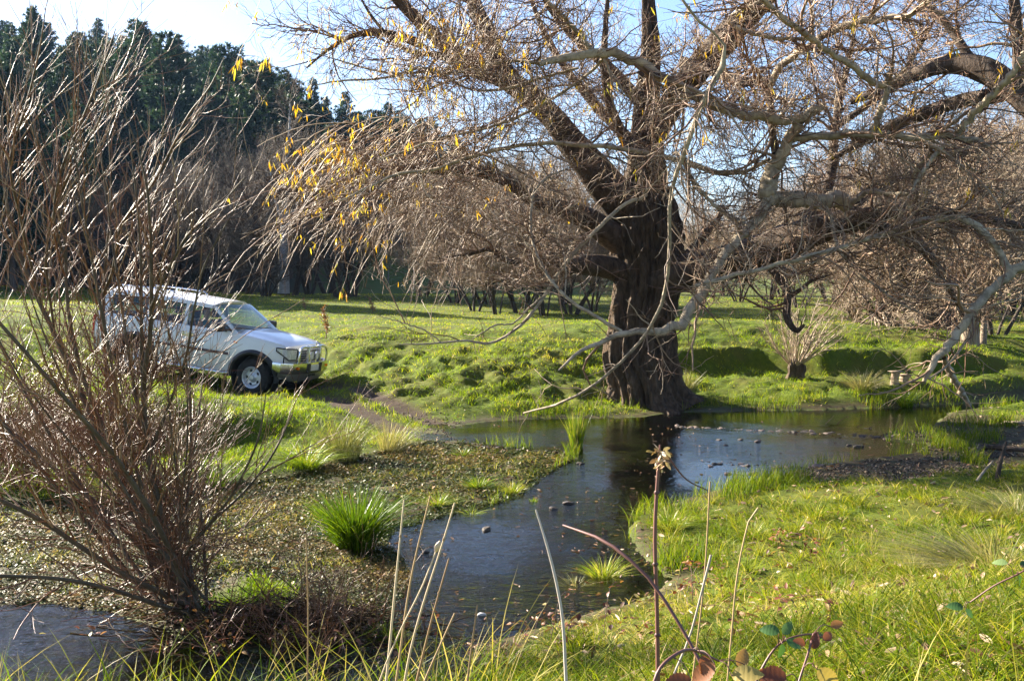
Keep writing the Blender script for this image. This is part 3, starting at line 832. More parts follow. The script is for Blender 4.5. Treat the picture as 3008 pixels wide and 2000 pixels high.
hk = MB(); hk.tube(resample([(2.0, -.42, .46), (2.2, -.42, .38), (2.30, -.42, .40), (2.31, -.42, .45)], 14), .016, 6); hk.build("tow_hook", m_alloy, bull)

# wheels
def wheel(x, sgn, steer=0.0):
    e = empty("wheel"); e.parent = car; e.location = (x, sgn * 0.82, 0.40); e.rotation_euler = (0, 0, steer)
    t = MB()
    prof = [(.225, -.10), (.235, -.125), (.30, -.135), (.355, -.13), (.388, -.112), (.397, -.09), (.399, 0), (.397, .09), (.388, .112), (.355, .13), (.30, .135), (.235, .125), (.225, .10)]
    n = 72; G = []
    for i in range(n):
        a = 2 * pi * i / n; row = []
        for (r, h) in prof:
            k = 0.010 if (r > .38 and (i % 4 < 2)) else 0.0
            row.append(((r - k) * cos(a), h, (r - k) * sin(a)))
        G.append(row)
    t.grid(G, closeu=True); ty = t.build("tyre", m_rubber, e, autos=30)
    r = MB()
    o = sgn
    # steel rim with five round-cornered windows
    r.lathe([(.222, -.11), (.232, .118), (.222, .126), (.205, .118), (.200, .085), (.188, .05)], 'y', (0, 0, 0), 48)
    nsp = 60; G = []
    def disc(rr): return np.interp(rr, [.05, .075, .10, .15, .188], [.085, .08, .055, .065, .05])
    for ri in np.linspace(.055, .188, 9):
        row = []
        for i in range(nsp + 1):
            a = 2 * pi * i / nsp; row.append((ri * cos(a), disc(ri), ri * sin(a)))
        G.append(row)
    G = np.array(G); b0 = len(r.v); vs = G.reshape(-1, 3); fs = []
    for i in range(8):
        for j in range(nsp):
            ph = (j % 12)
            hole = (4 <= i <= 6) and (4 <= ph <= 8) and not (i in (4, 6) and ph in (4, 8))
            if not hole: fs.append((i * (nsp + 1) + j, (i + 1) * (nsp + 1) + j, (i + 1) * (nsp + 1) + j + 1, i * (nsp + 1) + j + 1))
    r.add(vs, fs)
    r.v = [(v[0], v[1] * o, v[2]) for v in r.v]
    ri_ = r.build("rim", m_steel, e, autos=50)
    h = MB(); h.lathe([(.0, .115), (.045, .112), (.058, .085), (.06, .06)], 'y', (0, 0, 0), 24)
    for k in range(6): h.tube([(.078 * cos(k * pi / 3), .06, .078 * sin(k * pi / 3)), (.078 * cos(k * pi / 3), .095, .078 * sin(k * pi / 3))], .011, 6)
    h.v = [(v[0], v[1] * o, v[2]) for v in h.v]
    h.build("hub", m_black, ri_) if False else h.build("hub", m_steel, e)
    br = MB(); br.lathe([(.0, -.02), (.16, -.02), (.185, .02)], 'y', (0, 0, 0), 28); br.v = [(v[0], v[1] * o, v[2]) for v in br.v]; br.build("brake_drum", m_black, e)
    return e
wheel(1.425, -1, radians(-4)); wheel(1.425, 1, radians(-4)); wheel(-1.425, -1); wheel(-1.425, 1)

# seats, dashboard, steering wheel (right hand drive)
for y in (-0.38, 0.38):
    s_ = MB(); s_.box((0.02, y, .80), (.52, .50, .16)); s_.box((-.26, y, 1.10), (.14, .48, .56), Matrix.Rotation(radians(-14), 3, 'Y'))
    so = s_.build("seat", m_seat, car, bevel=.05)
    h_ = MB(); h_.box((-.36, y, 1.49), (.10, .27, .18), Matrix.Rotation(radians(-10), 3, 'Y')); h_.build("headrest", m_seat, so, bevel=.04)
s_ = MB(); s_.box((-.95, 0, .80), (.5, 1.35, .16)); s_.box((-1.22, 0, 1.08), (.14, 1.35, .55), Matrix.Rotation(radians(-14), 3, 'Y')); so = s_.build("rear_seat", m_seat, car, bevel=.05)
for y in (-.42, .42):
    h_ = MB(); h_.box((-1.32, y, 1.45), (.10, .25, .16)); h_.build("headrest", m_seat, so, bevel=.04)
d_ = MB(); d_.grid([[(x, y, z) for y in np.linspace(-.84, .84, 5)] for (x, z) in ((.95, 1.26), (.70, 1.27), (.60, 1.22), (.58, 1.0), (.70, .8))]); d_.build("dashboard", m_black, car)
w_ = MB(); M_ = Matrix.Rotation(radians(62), 3, 'Y')
w_.tube([tuple(Vector((.42, -.38, 1.18)) + M_ @ Vector((.19 * cos(a), .19 * sin(a), 0))) for a in np.linspace(0, 2 * pi, 29)], .015, 8)
w_.tube([tuple(Vector((.42, -.38, 1.18)) + M_ @ Vector((0, s, 0))) for s in (-.18, .18)], .014, 6); w_.tube([(.43, -.38, 1.18), (.58, -.38, 1.08)], .03, 8)
w_.build("steering_wheel", m_black, car)

# ------------------------------------------------------------------ the driver
def skin_mesh(name, joints, edges, mat, parent, root=0, levels=2):
    me = bpy.data.meshes.new(name); me.from_pydata([j[:3] for j in joints], edges, [])
    o = bpy.data.objects.new(name, me); COL.objects.link(o)
    if parent is not None: o.parent = parent
    sk = o.modifiers.new("skin", 'SKIN'); sk.use_smooth_shade = True
    sv = me.skin_vertices[0].data if len(me.skin_vertices) else None
    if sv is None:
        me.skin_vertices  # layer is made by the modifier
    for i, j in enumerate(joints):
        r = j[3]; me.skin_vertices[0].data[i].radius = (r, j[4] if len(j) > 4 else r); me.skin_vertices[0].data[i].use_root = (i == root)
    ss = o.modifiers.new("subdivision", 'SUBSURF'); ss.levels = levels; ss.render_levels = levels
    me.materials.append(mat)
    return o
m_skin = plain("skin", (0.46, 0.26, 0.19), 0.55, var=0.06)
m_teal = plain("teal_jersey", (0.06, 0.17, 0.17), 0.9)
m_trouser = plain("dark_trousers", (0.03, 0.035, 0.05), 0.9)
drv = empty("person", CAR_LOC, CAR_R.to_euler())
tag(drv, "driver in a teal jersey with dark hair seated behind the car's side window", "person")
J = [(-.12, -.38, .94, .15, .17), (-.15, -.38, 1.10, .13, .16), (-.17, -.38, 1.25, .13, .17), (-.16, -.38, 1.345, .10, .14), (-.14, -.38, 1.42, .055), (-.115, -.38, 1.475, .062), (-.105, -.38, 1.545, .088, .078), (-.115, -.38, 1.615, .085, .074), (-.12, -.38, 1.665, .05),
     (-.15, -.20, 1.34, .065), (.0, -.14, 1.14, .048), (.22, -.20, 1.20, .036), (.33, -.22, 1.25, .028),
     (-.15, -.56, 1.34, .065), (.0, -.62, 1.14, .048), (.22, -.56, 1.20, .036), (.33, -.54, 1.25, .028),
     (.02, -.28, .93, .09), (.38, -.27, .97, .075), (.55, -.27, .72, .055), (.62, -.27, .60, .045),
     (.02, -.48, .93, .09), (.38, -.49, .97, .075), (.55, -.49, .72, .055), (.62, -.49, .60, .045)]
E_ = [(0, 1), (1, 2), (2, 3), (3, 4), (4, 5), (5, 6), (6, 7), (7, 8), (3, 9), (9, 10), (10, 11), (11, 12), (3, 13), (13, 14), (14, 15), (15, 16), (0, 17), (17, 18), (18, 19), (19, 20), (0, 21), (21, 22), (22, 23), (23, 24)]
bodyo = skin_mesh("body", J, E_, m_skin, drv)
JS = [(j[0], j[1], j[2], j[3] * 1.12 + .006, (j[4] if len(j) > 4 else j[3]) * 1.12 + .006) for j in J[:4]] + [(J[4][0], J[4][1], 1.385, .075)] + [(j[0], j[1], j[2], j[3] * 1.2 + .008) for j in (J[9], J[10], J[11], J[13], J[14], J[15])]
skin_mesh("jersey", JS, [(0, 1), (1, 2), (2, 3), (3, 4), (3, 5), (5, 6), (6, 7), (3, 8), (8, 9), (9, 10)], m_teal, drv)
JT = [(J[0][0], J[0][1], .95, .17, .19)] + [(j[0], j[1], j[2], j[3] * 1.12) for j in J[17:25]]
skin_mesh("trousers", JT, [(0, 1), (1, 2), (2, 3), (3, 4), (0, 5), (5, 6), (6, 7), (7, 8)], m_trouser, drv)
skin_mesh("hair", [(-.165, -.38, 1.49, .058, .062), (-.155, -.38, 1.57, .075, .082), (-.135, -.38, 1.645, .083, .085), (-.07, -.38, 1.685, .045, .06)], [(0, 1), (1, 2), (2, 3)], plain("dark_brown_hair", (.03, .02, .015), .7), drv)
fc = MB()
fc.grid([[(-.025 + .012 * s + .022 * (1 - abs(t)) * (1 - s * .3), -.38 + t * .016, 1.565 - .05 * s) for t in (-1, -.5, 0, .5, 1)] for s in np.linspace(0, 1, 5)])
fc.build("nose", m_skin, bodyo)
for s in (-1, 1):
    ea = MB(); ea.lathe([(.0, .008), (.018, .006), (.024, 0), (.0, -.004)], 'y', (-.115, -.38 + s * .083, 1.545), 12); ea.build("ear", m_skin, bodyo)
mo = MB(); mo.tube([(-.030, -.40, 1.49), (-.020, -.38, 1.488), (-.030, -.36, 1.49)], .006, 6); mo.build("mouth", plain("lip", (.35, .13, .11), .5), bodyo)
for s in (-1, 1):
    ey = MB(); ey.lathe([(0, .012), (.008, .009), (.012, 0), (.008, -.009), (0, -.012)], 'x', (-.033, -.38 + s * .031, 1.570), 12); ey.build("eye", plain("eye_white", (.25, .22, .2), .2), bodyo)
    hb = (.33, -.38 + s * .16, 1.25)
    fj = [(*hb, .026, .02), (hb[0] + .045, hb[1], hb[2] + .015, .034, .018), (hb[0] + .075, hb[1], hb[2] + .02, .034, .016)]
    fe = [(0, 1), (1, 2)]
    for k, L in enumerate((.8, .95, 1.0, .9)):
        oy = (k - 1.5) * .019; b_ = len(fj)
        fj += [(hb[0] + .085, hb[1] + oy, hb[2] + .025, .0095), (hb[0] + .085 + .035 * L, hb[1] + oy, hb[2] + .005, .009), (hb[0] + .08 + .03 * L, hb[1] + oy, hb[2] - .03 * L, .008)]
        fe += [(2, b_), (b_, b_ + 1), (b_ + 1, b_ + 2)]
    b_ = len(fj); fj += [(hb[0] + .04, hb[1] - s * .03, hb[2] + .0, .011), (hb[0] + .07, hb[1] - s * .035, hb[2] - .015, .0095)]; fe += [(1, b_), (b_, b_ + 1)]
    skin_mesh("hand", fj, fe, m_skin, drv, levels=1)

# the nose is a little shorter than drawn above: close it up ahead of the front arches
def _short(o):
    if o.name.startswith("wheel") and o.type == 'EMPTY': return
    if o.type == 'MESH':
        me = o.data; a = np.zeros(len(me.vertices) * 3, np.float32); me.vertices.foreach_get("co", a); a = a.reshape(-1, 3)
        a[:, 0] = np.where(a[:, 0] > 1.93, 1.93 + (a[:, 0] - 1.93) * 0.74, a[:, 0]); me.vertices.foreach_set("co", a.ravel()); me.update()
    for c in o.children: _short(c)
_short(car)
# ------------------------------------------------------------------ background: pine wood, bare trees, fence
m_needle = leafmat("pine_needles", [(0.0, (0.009, 0.024, 0.018)), (0.5, (0.018, 0.042, 0.029)), (1.0, (0.065, 0.105, 0.050))], trans=0.3, rough=0.55)
m_pinebark = barkmat("pine_bark", (0.05, 0.035, 0.028), (0.13, 0.09, 0.07))

def make_pine(seed, H, rad, conic=0.8):
    rng = np.random.RandomState(seed)
    tr = Strands()
    zz = np.linspace(-0.6, H, 12)
    lean = rng.normal(size=2) * 0.01
    P = np.stack([lean[0] * zz * zz / H * 3, lean[1] * zz * zz / H * 3, zz], -1)
    tr.add(P[None], np.linspace(H * 0.014, 0.02, 12)[None], 7)
    base, dirs, tints = [], [], []
    h = H * 0.14
    BP = []
    while h < H - 0.2:
        t = h / H
        R = rad * ((1 - t) ** conic) * (0.55 + 0.45 * min(1, t / 0.3)) + 0.12
        nb = rng.randint(4, 8); a0 = rng.rand() * 7
        for k in range(nb):
            if rng.rand() < 0.12: continue
            a = a0 + 2 * pi * k / nb + rng.normal() * 0.25
            L = R * rng.uniform(0.55, 1.2)
            el = rng.uniform(-0.05, 0.35) + 0.5 * t
            d = np.array([cos(a), sin(a), el])
            K = 5; u = np.linspace(0, 1, K)[:, None]
            C = np.array([0, 0, h]) + d * L * u + np.array([0, 0, 0.10 * L]) * u ** 2
            BP.append(C)
            nt_ = max(3, int(L * 5.5))
            us = rng.uniform(0.25, 1.05, nt_) ** 0.8
            for q in us:
                base.append(np.array([0, 0, h]) + d * L * q + np.array([0, 0, 0.10 * L * q * q]) + rng.normal(size=3) * 0.12 * (1 - 0.4 * t))
                dirs.append(nrm(d + np.array([0, 0, 0.55])))
                tints.append(np.clip(0.5 + rng.normal() * 0.22, 0, 1))
        h += rng.uniform(0.42, 0.75) * (1 - 0.35 * t)
    base.append(np.array([0, 0, H])); dirs.append(np.array([0, 0, 1.0])); tints.append(.6)
    BP = np.array(BP); tr.add(BP, np.tile(np.linspace(0.04, 0.012, 5), (len(BP), 1)), 3)
    base, dirs, tints = np.array(base), np.array(dirs), np.array(tints)
    nb_ = 11
    b = np.repeat(base, nb_, 0); d = np.repeat(dirs, nb_, 0); tt = np.repeat(tints, nb_)
    n = len(b)
    d = nrm(d + rng.normal(size=(n, 3)) * 0.75); s = nrm(np.cross(d, rng.normal(size=(n, 3))))
    L = rng.uniform(0.28, 0.62, n)[:, None]; W = rng.uniform(0.03, 0.065, n)[:, None]
    V = np.stack([b - s * W * .5, b + d * L * .45 + s * W, b + d * L, b + d * L * .5 - s * W], 1).reshape(-1, 3)
    Q = (np.arange(n)[:, None] * 4 + np.arange(4)[None])
    root = empty("pine_tree")
    nmesh("crown", V, Q, mat=m_needle, parent=root, attrs={"tint": np.repeat(np.clip(tt + rng.normal(size=n) * .08, 0, 1), 4)}, smooth=False)
    tr.build("trunk", m_pinebark, root)
    return root

PINES = [make_pine(1, 20, 4.3, .7), make_pine(2, 17, 4.0, .6), make_pine(3, 22, 4.6, .75), make_pine(4, 15, 3.6, .65), make_pine(5, 19, 4.7, .55)]
rng = np.random.RandomState(77)
spots = []
tries = 0
while len(spots) < 255 and tries < 60000:
    tries += 1
    y = rng.uniform(82, 165); s = rng.uniform(-0.66, 0.11)
    if s > -0.20 and y < 116 + 40 * max(0, s + .1): continue
    if s > 0.02 and rng.rand() < .5: continue
    x = s * y
    if all((x - a) ** 2 + (y - b) ** 2 > (3.3 if y < 120 else 4.0) ** 2 for a, b in spots): spots.append((x, y))
for i in range(34):                                   # the wood goes on to the left, out of the picture
    spots.append((rng.uniform(-86, -58), rng.uniform(70, 96)))
for px, Y in ((-300, 52), (-180, 54), (-60, 51), (40, 55), (-420, 50), (-470, 59), (-400, 62), (-330, 60), (-260, 63), (-190, 60), (-150, 63), (-70, 59), (10, 65), (85, 60), (170, 67), (-280, 70), (-20, 72), (240, 73)):  # nearer pines, mostly beyond the left edge, added to shade the far field
    spots.append(((px - CX) / F * Y, Y))
spots.sort(key=lambda p: p[1])
used = set()
for x, y in spots:
    k = rng.randint(5)
    o = PINES[k] if k not in used else copy_tree(PINES[k])
    used.add(k)
    s = x / y
    sc = rng.uniform(0.72, 1.05) * (1.0 if s < -0.2 else 0.8 if s < -.05 else 0.62)
    px_ = float(CX + F * s)                             # keep to the skyline of the wood, which falls from left to right
    sky_y = np.interp(px_, [-300, 0, 150, 300, 460, 600, 730, 870, 1000, 1280, 1480, 1700, 2000], [10, 18, 30, 48, 62, 104, 140, 190, 262, 335, 430, 505, 600]) + abs(rng.normal()) * 45
    zb_ = float(hill(np.array([x]), np.array([y]))[0]) if y > 84 else ground_at(x, y)
    top_ = float(at(px_, sky_y, y)[2]) - zb_
    if not (px_ < -150 and y > 57): sc = min(sc, max(.25, top_ / (20, 17, 22, 15, 19)[k]))  # unseen pines off to the left stay uncapped, for a longer shadow
    o.location = (x, y, float(hill(np.array([x]), np.array([y]))[0]) if y > 84 else ground_at(x, y))
    o.rotation_euler = (0, 0, rng.rand() * 7)
    o.scale = (sc * rng.uniform(.9, 1.15), sc * rng.uniform(.9, 1.15), sc)
    if y < 76 and px_ > -150: o.scale = tuple(c * .78 for c in o.scale)
    if s < -0.2:
        tag(o, "tall dark green pine in the dense wood covering the hillside behind the car", "pine tree", "pines of the wood on the hill")
    else:
        tag(o, "smaller bluish pine on the far falling ridge behind the bare willow branches", "pine tree", "pines along the falling ridge")

# ------------------------------------------------------------------ bare trees
m_grey_twig = twigmat("grey_brown_twigs", [(0.0, (0.040, 0.027, 0.020)), (0.5, (0.075, 0.053, 0.038)), (1.0, (0.18, 0.14, 0.10))], 0.7, 0.2)
m_tan_twig = twigmat("tan_twigs", [(0.0, (0.10, 0.062, 0.040)), (0.5, (0.22, 0.155, 0.098)), (1.0, (0.40, 0.31, 0.21))], 0.55, 0.3)
m_dark_bark = barkmat("dark_rough_bark", (0.018, 0.013, 0.010), (0.075, 0.055, 0.040))
m_grey_bark = barkmat("grey_bark", (0.10, 0.085, 0.07), (0.24, 0.21, 0.18))

def make_bare(seed, H, nst, spread, mat_t, mat_b, n1=70, n2=700, n3=2600, up=0.03, thick=.016, name="bare_tree"):
    rng = np.random.RandomState(seed)
    root = empty(name)
    st = []; rr = []
    for k in range(nst):
        a = rng.rand() * 2 * pi; sp = rng.uniform(.3, 1) * spread
        d = nrm(np.array([cos(a) * sp, sin(a) * sp, 1.0])); L = H * rng.uniform(.65, 1.0)
        p = np.array([cos(a) * .15, sin(a) * .15, -0.3]); C = [p]
        for i in range(11):
            d = nrm(d + rng.normal(size=3) * .09 + np.array([0, 0, .02])); p = p + d * L / 11; C.append(p)
        st.append(C); rr.append(np.linspace(H * thick * rng.uniform(.7, 1.2), .012, 12))
    st, rr = np.array(st), np.array(rr)
    tr = Strands(); tr.add(st, rr, 7); tr.build("trunk", mat_b, root)
    cr = Strands()
    P1, R1 = spawn(rng, st, rr, n1, (.2, .98), (H * .12, H * .36), (25, 60), 8, .55, .05, .35, up, .14)
    P2, R2 = spawn(rng, P1, R1, n2, (.15, 1), (H * .06, H * .17), (20, 60), 6, .6, .016, .5, up, .16, rmin=.008)
    P3, R3 = spawn(rng, P2, R2, n3, (.15, 1), (H * .03, H * .09), (20, 60), 4, .7, .010, .6, up, .16, rmin=.006)
    cr.add(P1, R1, 4); cr.add(P2, R2, 3); cr.add(P3, R3, 3)
    cr.build("crown", mat_t, root)
    return root

B_GREY = [make_bare(21, 11, 3, .35, m_grey_twig, m_dark_bark, 110, 1000, 4200), make_bare(22, 9, 6, .6, m_grey_twig, m_dark_bark, 110, 1000, 4200), make_bare(23, 12.5, 4, .3, m_grey_twig, m_dark_bark, 120, 1100, 4600)]
B_TAN = [make_bare(31, 8, 7, .55, m_tan_twig, m_dark_bark, 140, 1500, 6500, .05, .0085), make_bare(32, 9.5, 5, .5, m_tan_twig, m_dark_bark, 140, 1500, 6500, .05, .0085)]
usedb = set()
def place(protos, k, px, Y, scale, rot, label, group, cat="tree"):
    pr = protos[k]
    key = id(pr)
    o = pr if key not in usedb else copy_tree(pr)
    usedb.add(key)
    x = (px - CX) / F * Y
    o.location = (x, Y, ground_at(x, Y) - .05); o.rotation_euler = (0, 0, rot); o.scale = (scale,) * 3
    return tag(o, label, cat, group)
rng = np.random.RandomState(5)
L_THICK = "grey brown leafless tree in the shaded thicket at the foot of the pine hill"
G_THICK = "leafless trees at the foot of the pine hill"
for i in range(26):
    px = -60 + 1130 * (i + rng.uniform(.1, .9)) / 26
    Y = rng.uniform(57, 74)
    sc = rng.uniform(.38, .72) if px < 560 else rng.uniform(.5, .95)
    place(B_GREY, rng.randint(3), px, Y, sc, rng.rand() * 7, L_THICK, G_THICK)
L_MID = "sunlit tan leafless willow in the brush behind the big willow's trunk"
for px, Y, sc in ((1395, 46, .8), (1460, 43, .75), (1530, 45, .85), (1600, 42, .8), (1680, 44, .85), (1740, 47, .8), (1340, 53, .95), (1240, 60, 1.0), (1430, 52, 1.0), (1560, 54, 1.05), (1650, 53, 1.0)):
    place(B_TAN, rng.randint(2), px, Y, sc, rng.rand() * 7, L_MID, "leafless willows behind the big trunk")
L_RIGHT = "bare tan willow in the tangled row of trees along the far field's edge"
for px, Y, sc in ((2080, 66, .9), (2170, 58, .75), (2260, 62, .9), (2350, 52, .8), (2440, 60, 1.0), (2520, 46, .85), (2600, 54, 1.0), (2690, 44, .95), (2790, 50, 1.1), (2880, 40, 1.0), (2960, 46, 1.2), (3040, 36, 1.0), (2130, 80, 1.0), (2300, 80, 1.1), (2480, 78, 1.2), (2640, 70, 1.3), (2820, 66, 1.4), (2980, 60, 1.4), (3080, 50, 1.3), (2040, 84, .85), (1960, 80, .8), (1880, 84, .85), (2740, 36, .7), (2930, 31, .75)):
    place(B_TAN, rng.randint(2), px, Y, sc, rng.rand() * 7, L_RIGHT, "bare willows along the far field's edge")

# tall pale trunk standing in front of the thicket
def custom_tree(name, limbs, mat_b, mat_t, seed, label, cat, group=None, n1=60, n2=500, n3=1800, l1=(1, 3), l2=(.5, 1.4), l3=(.3, .8), up=.02, ang=(25, 60), sides=9, rt=.006, K=22, bias=None, trange=(.25, 1)):
    rng = np.random.RandomState(seed)
    Ps, Rs = zip(*[limb(l, K) for l in limbs])
    Ps, Rs = np.array(Ps), np.array(Rs)
    o0 = Ps[0][0].copy()
    root = empty(name, tuple(o0)); tag(root, label, cat, group)
    t = Strands(); t.add(Ps, Rs, sides); t.build("trunk", mat_b, root).location = (0, 0, 0)
    root.children[0].data.transform(Matrix.Translation(Vector(-o0)))
    c = Strands()
    P1, R1 = spawn(rng, Ps, Rs, n1, trange, l1, ang, 8, .5, .05, .35, up, .14, bias)
    P2, R2 = spawn(rng, P1, R1, n2, (.15, 1), l2, (20, 60), 6, .6, .016, .5, up, .16, rmin=rt * 1.3)
    P3, R3 = spawn(rng, P2, R2, n3, (.15, 1), l3, (20, 60), 4, .7, .010, .6, up, .16, rmin=rt)
    c.add(P1 - o0, R1, 4); c.add(P2 - o0, R2, 3); c.add(P3 - o0, R3, 3)
    c.build("crown", mat_t, root)
    return root
m_pale_bark = barkmat("pale_smooth_bark", (0.24, 0.23, 0.22), (0.42, 0.41, 0.40), (6, 6, 10), .3)
custom_tree("pale_trunk_tree", [[(833, 862, 60, 36), (834, 780, 60, 30), (836, 690, 60, 26), (838, 600, 60, 20), (842, 500, 60, 14), (850, 400, 60, 9), (852, 300, 60, 4)], [(836, 690, 60, 16), (852, 640, 60.4, 13), (880, 585, 60.8, 9), (905, 520, 61, 6), (925, 450, 61, 3)], [(836, 660, 60, 12), (815, 610, 59.6, 9), (800, 545, 59.3, 7), (790, 470, 59, 3)], [(838, 590, 60, 10), (860, 520, 60.5, 7), (880, 430, 61, 3)]],
            m_pale_bark, m_grey_twig, 51, "slender tree with a straight pale grey trunk at the shaded field's edge", "tree", n1=80, n2=700, n3=2600, up=.03)
custom_tree("dark_trunk_tree", [[(553, 868, 62, 16), (552, 800, 62, 14), (548, 720, 62, 11), (552, 640, 62, 7), (545, 540, 62, 3)], [(552, 780, 62, 9), (580, 700, 62, 6), (600, 620, 62, 3)]], m_dark_bark, m_grey_twig, 52, "thin dark trunked bare tree in the shade just behind the car's roof", "tree", n1=50, n2=420, n3=1500, rt=.008)

# leaning willows by the right end of the pool
custom_tree("leaning_willow", [[(2775, 1000, 30, 120), (2740, 930, 30, 105), (2700, 880, 30, 85), (2665, 830, 30, 62), (2640, 770, 30, 46), (2610, 690, 30, 34), (2600, 600, 30, 20), (2590, 480, 30, 8)],
                               [(2760, 960, 30, 62), (2790, 880, 30.5, 50), (2810, 780, 31, 40), (2800, 680, 31, 30), (2825, 560, 31, 20), (2850, 430, 31, 8)],
                               [(2790, 900, 30, 40), (2840, 820, 30, 30), (2890, 720, 30, 24), (2930, 600, 30, 16), (2960, 470, 30, 6)],
                               [(2690, 870, 30, 36), (2640, 878, 29, 26), (2590, 905, 28.5, 16), (2555, 940, 28, 6)],
                               [(2700, 880, 30, 34), (2720, 780, 29, 28), (2690, 680, 28.5, 20), (2640, 600, 28, 12), (2600, 500, 28, 5)]],
            m_dark_bark, m_tan_twig, 61, "dark leaning willow with several thick stems on the right bank of the pool", "tree", n1=130, n2=1300, n3=5000, l1=(.8, 2.6), up=.01)
custom_tree("shaggy_trunk_tree", [[(2846, 1110, 26, 66), (2848, 1040, 26, 58), (2850, 960, 26, 50), (2846, 880, 26, 44), (2850, 780, 26, 34), (2870, 660, 26, 24), (2880, 520, 26, 10)], [(2890, 1100, 26.3, 22), (2888, 1020, 26.3, 20), (2895, 900, 26.5, 16), (2920, 760, 26.8, 12), (2950, 600, 27, 5)], [(2850, 900, 26, 20), (2900, 820, 25.5, 15), (2960, 720, 25, 10), (3020, 600, 25, 4)]],
            barkmat("shaggy_bark", (0.10, 0.07, 0.05), (0.30, 0.23, 0.16), (20, 20, 2), 1.0), m_tan_twig, 62, "upright tree with shaggy light brown trunk at the right end of the pool", "tree", n1=110, n2=1000, n3=3800, l1=(.6, 2.2), up=0.0)
custom_tree("dark_stemmed_tree", [[(2585, 968, 36, 40), (2588, 900, 36, 36), (2590, 830, 36, 28), (2585, 740, 36, 18), (2575, 620, 36, 6)], [(2590, 960, 36, 24), (2560, 915, 36, 20), (2540, 880, 36, 14), (2500, 820, 36, 6)], [(2612, 968, 36, 34), (2622, 910, 36, 28), (2632, 850, 36, 20), (2650, 760, 36, 10), (2670, 640, 36, 4)], [(2618, 970, 36, 22), (2665, 930, 35, 18), (2710, 905, 34, 10), (2750, 890, 33, 5)], [(2585, 968, 36, 20), (2530, 950, 36, 14), (2480, 900, 36, 7)]],
            m_dark_bark, m_tan_twig, 63, "cluster of dark stems splaying from one base on the far right of the field", "tree", n1=90, n2=800, n3=3000, l1=(.6, 2.2))

# old fence across the shaded field
m_post = barkmat("weathered_post", (0.07, 0.06, 0.05), (0.20, 0.18, 0.15), (20, 20, 4))
m_wire = plain("fence_wire", (0.12, 0.11, 0.10), 0.6, metal=0.6)
fx = np.linspace(-13.0, 6.0, 8)
fen = empty("wire_fence", (float(fx[0]), 84, ground_at(fx[0], 84))); tag(fen, "old post and wire fence crossing the shaded field below the hill", "fence")
tops = []
for i, x in enumerate(fx):
    yy = 84 + 0.9 * sin(i * 1.3); z = ground_at(x, yy)
    p = MB(); p.tube([(x, yy, z - .3), (x + .02, yy, z + .5), (x + .03 * sin(i), yy, z + 1.08)], [.07, .065, .055], 7)
    o = p.build("post", m_post, fen); o.data.transform(Matrix.Translation(-fen.location))
    tops.append((x, yy, z))
for hz in (.35, .68, 1.0):
    w = MB(); w.tube([(a, b, c + hz) for a, b, c in tops], .010, 4); o = w.build("wire", m_wire, fen); o.data.transform(Matrix.Translation(-fen.location))
# ------------------------------------------------------------------ the big old willow
m_willow_bark = barkmat("deep_furrowed_bark", (0.011, 0.008, 0.005), (0.13, 0.086, 0.052), (10, 10, 3.2), 1.0, bdist=0.10)
m_limb_bark = barkmat("dark_limb_bark", (0.016, 0.011, 0.008), (0.11, 0.074, 0.050), (12, 12, 5), 0.9, bdist=0.04)
m_pale_limb = barkmat("pale_limb_bark", (0.11, 0.082, 0.052), (0.46, 0.37, 0.25), (7, 7, 7), 0.8, 0.75, 0.02, moss=(0.07, 0.058, 0.038))
m_wtwig = twigmat("willow_twigs", [(0.0, (0.06, 0.030, 0.019)), (0.35, (0.15, 0.078, 0.045)), (0.7, (0.25, 0.165, 0.10)), (1.0, (0.42, 0.33, 0.22))], 0.55, 0.3)
m_wleaf = leafmat("yellow_willow_leaf", [(0.0, (0.35, 0.15, 0.02)), (0.3, (0.55, 0.30, 0.02)), (0.7, (0.62, 0.42, 0.03)), (1.0, (0.45, 0.42, 0.06))], trans=0.55, rough=0.4)

WB = np.array([2.75, 21.4, 0.0])
willow = empty("old_willow", tuple(WB)); tag(willow, "huge old leafless willow with furrowed trunk and sprawling limbs on the creek bank", "tree")

def bark_tube(P, R, sides, amp, freq, seed):
    V, Q = tube_np(P[None], R[None], sides)
    K = len(P); C = np.repeat(P, sides, 0)
    L = np.concatenate([[0], np.cumsum(np.linalg.norm(np.diff(P, axis=0), axis=1))])
    th = np.tile(np.arange(sides) / sides, K); l = np.repeat(L, sides)
    nn = fbm(np.cos(th * 2 * pi) * freq + 50 + seed, np.sin(th * 2 * pi) * freq + l * 1.3 + 40, seed, 4) - .5
    n2 = np.abs(fbm(np.cos(th * 2 * pi) * freq * 3 + 10, np.sin(th * 2 * pi) * freq * 3 + l * .9 + 20, seed + 7, 3) - .5)
    k = 1 + amp * (nn * 2 - n2 * 1.6)
    return C + (V - C) * k[:, None], Q

# trunk: left and right outlines of the photograph, bole swelling at the root and at the crown of limbs
rows = [(1212, 1786, 2044), (1190, 1796, 2020), (1165, 1800, 2004), (1114, 1794, 1990), (1050, 1776, 1976), (986, 1788, 1976), (930, 1796, 1972), (880, 1802, 1985), (820, 1806, 2000), (760, 1800, 1998), (700, 1792, 1995), (628, 1806, 1984), (560, 1822, 1964), (510, 1840, 1955), (430, 1850, 1944), (340, 1860, 1936), (240, 1872, 1936), (140, 1884, 1938), (43, 1886, 1926), (-80, 1884, 1914), (-220, 1890, 1908)]
tl = np.array([(at((l + r) / 2, y, 21.4)[0], 21.4 + 0.0 * i, at((l + r) / 2, y, 21.4)[2], (r - l) / 2 / F * 21.4) for i, (y, l, r) in enumerate(rows)])
tc = resample(tl, 230)
V, Q = bark_tube(tc[:, :3], tc[:, 3], 220, 0.34, 4.6, 3)
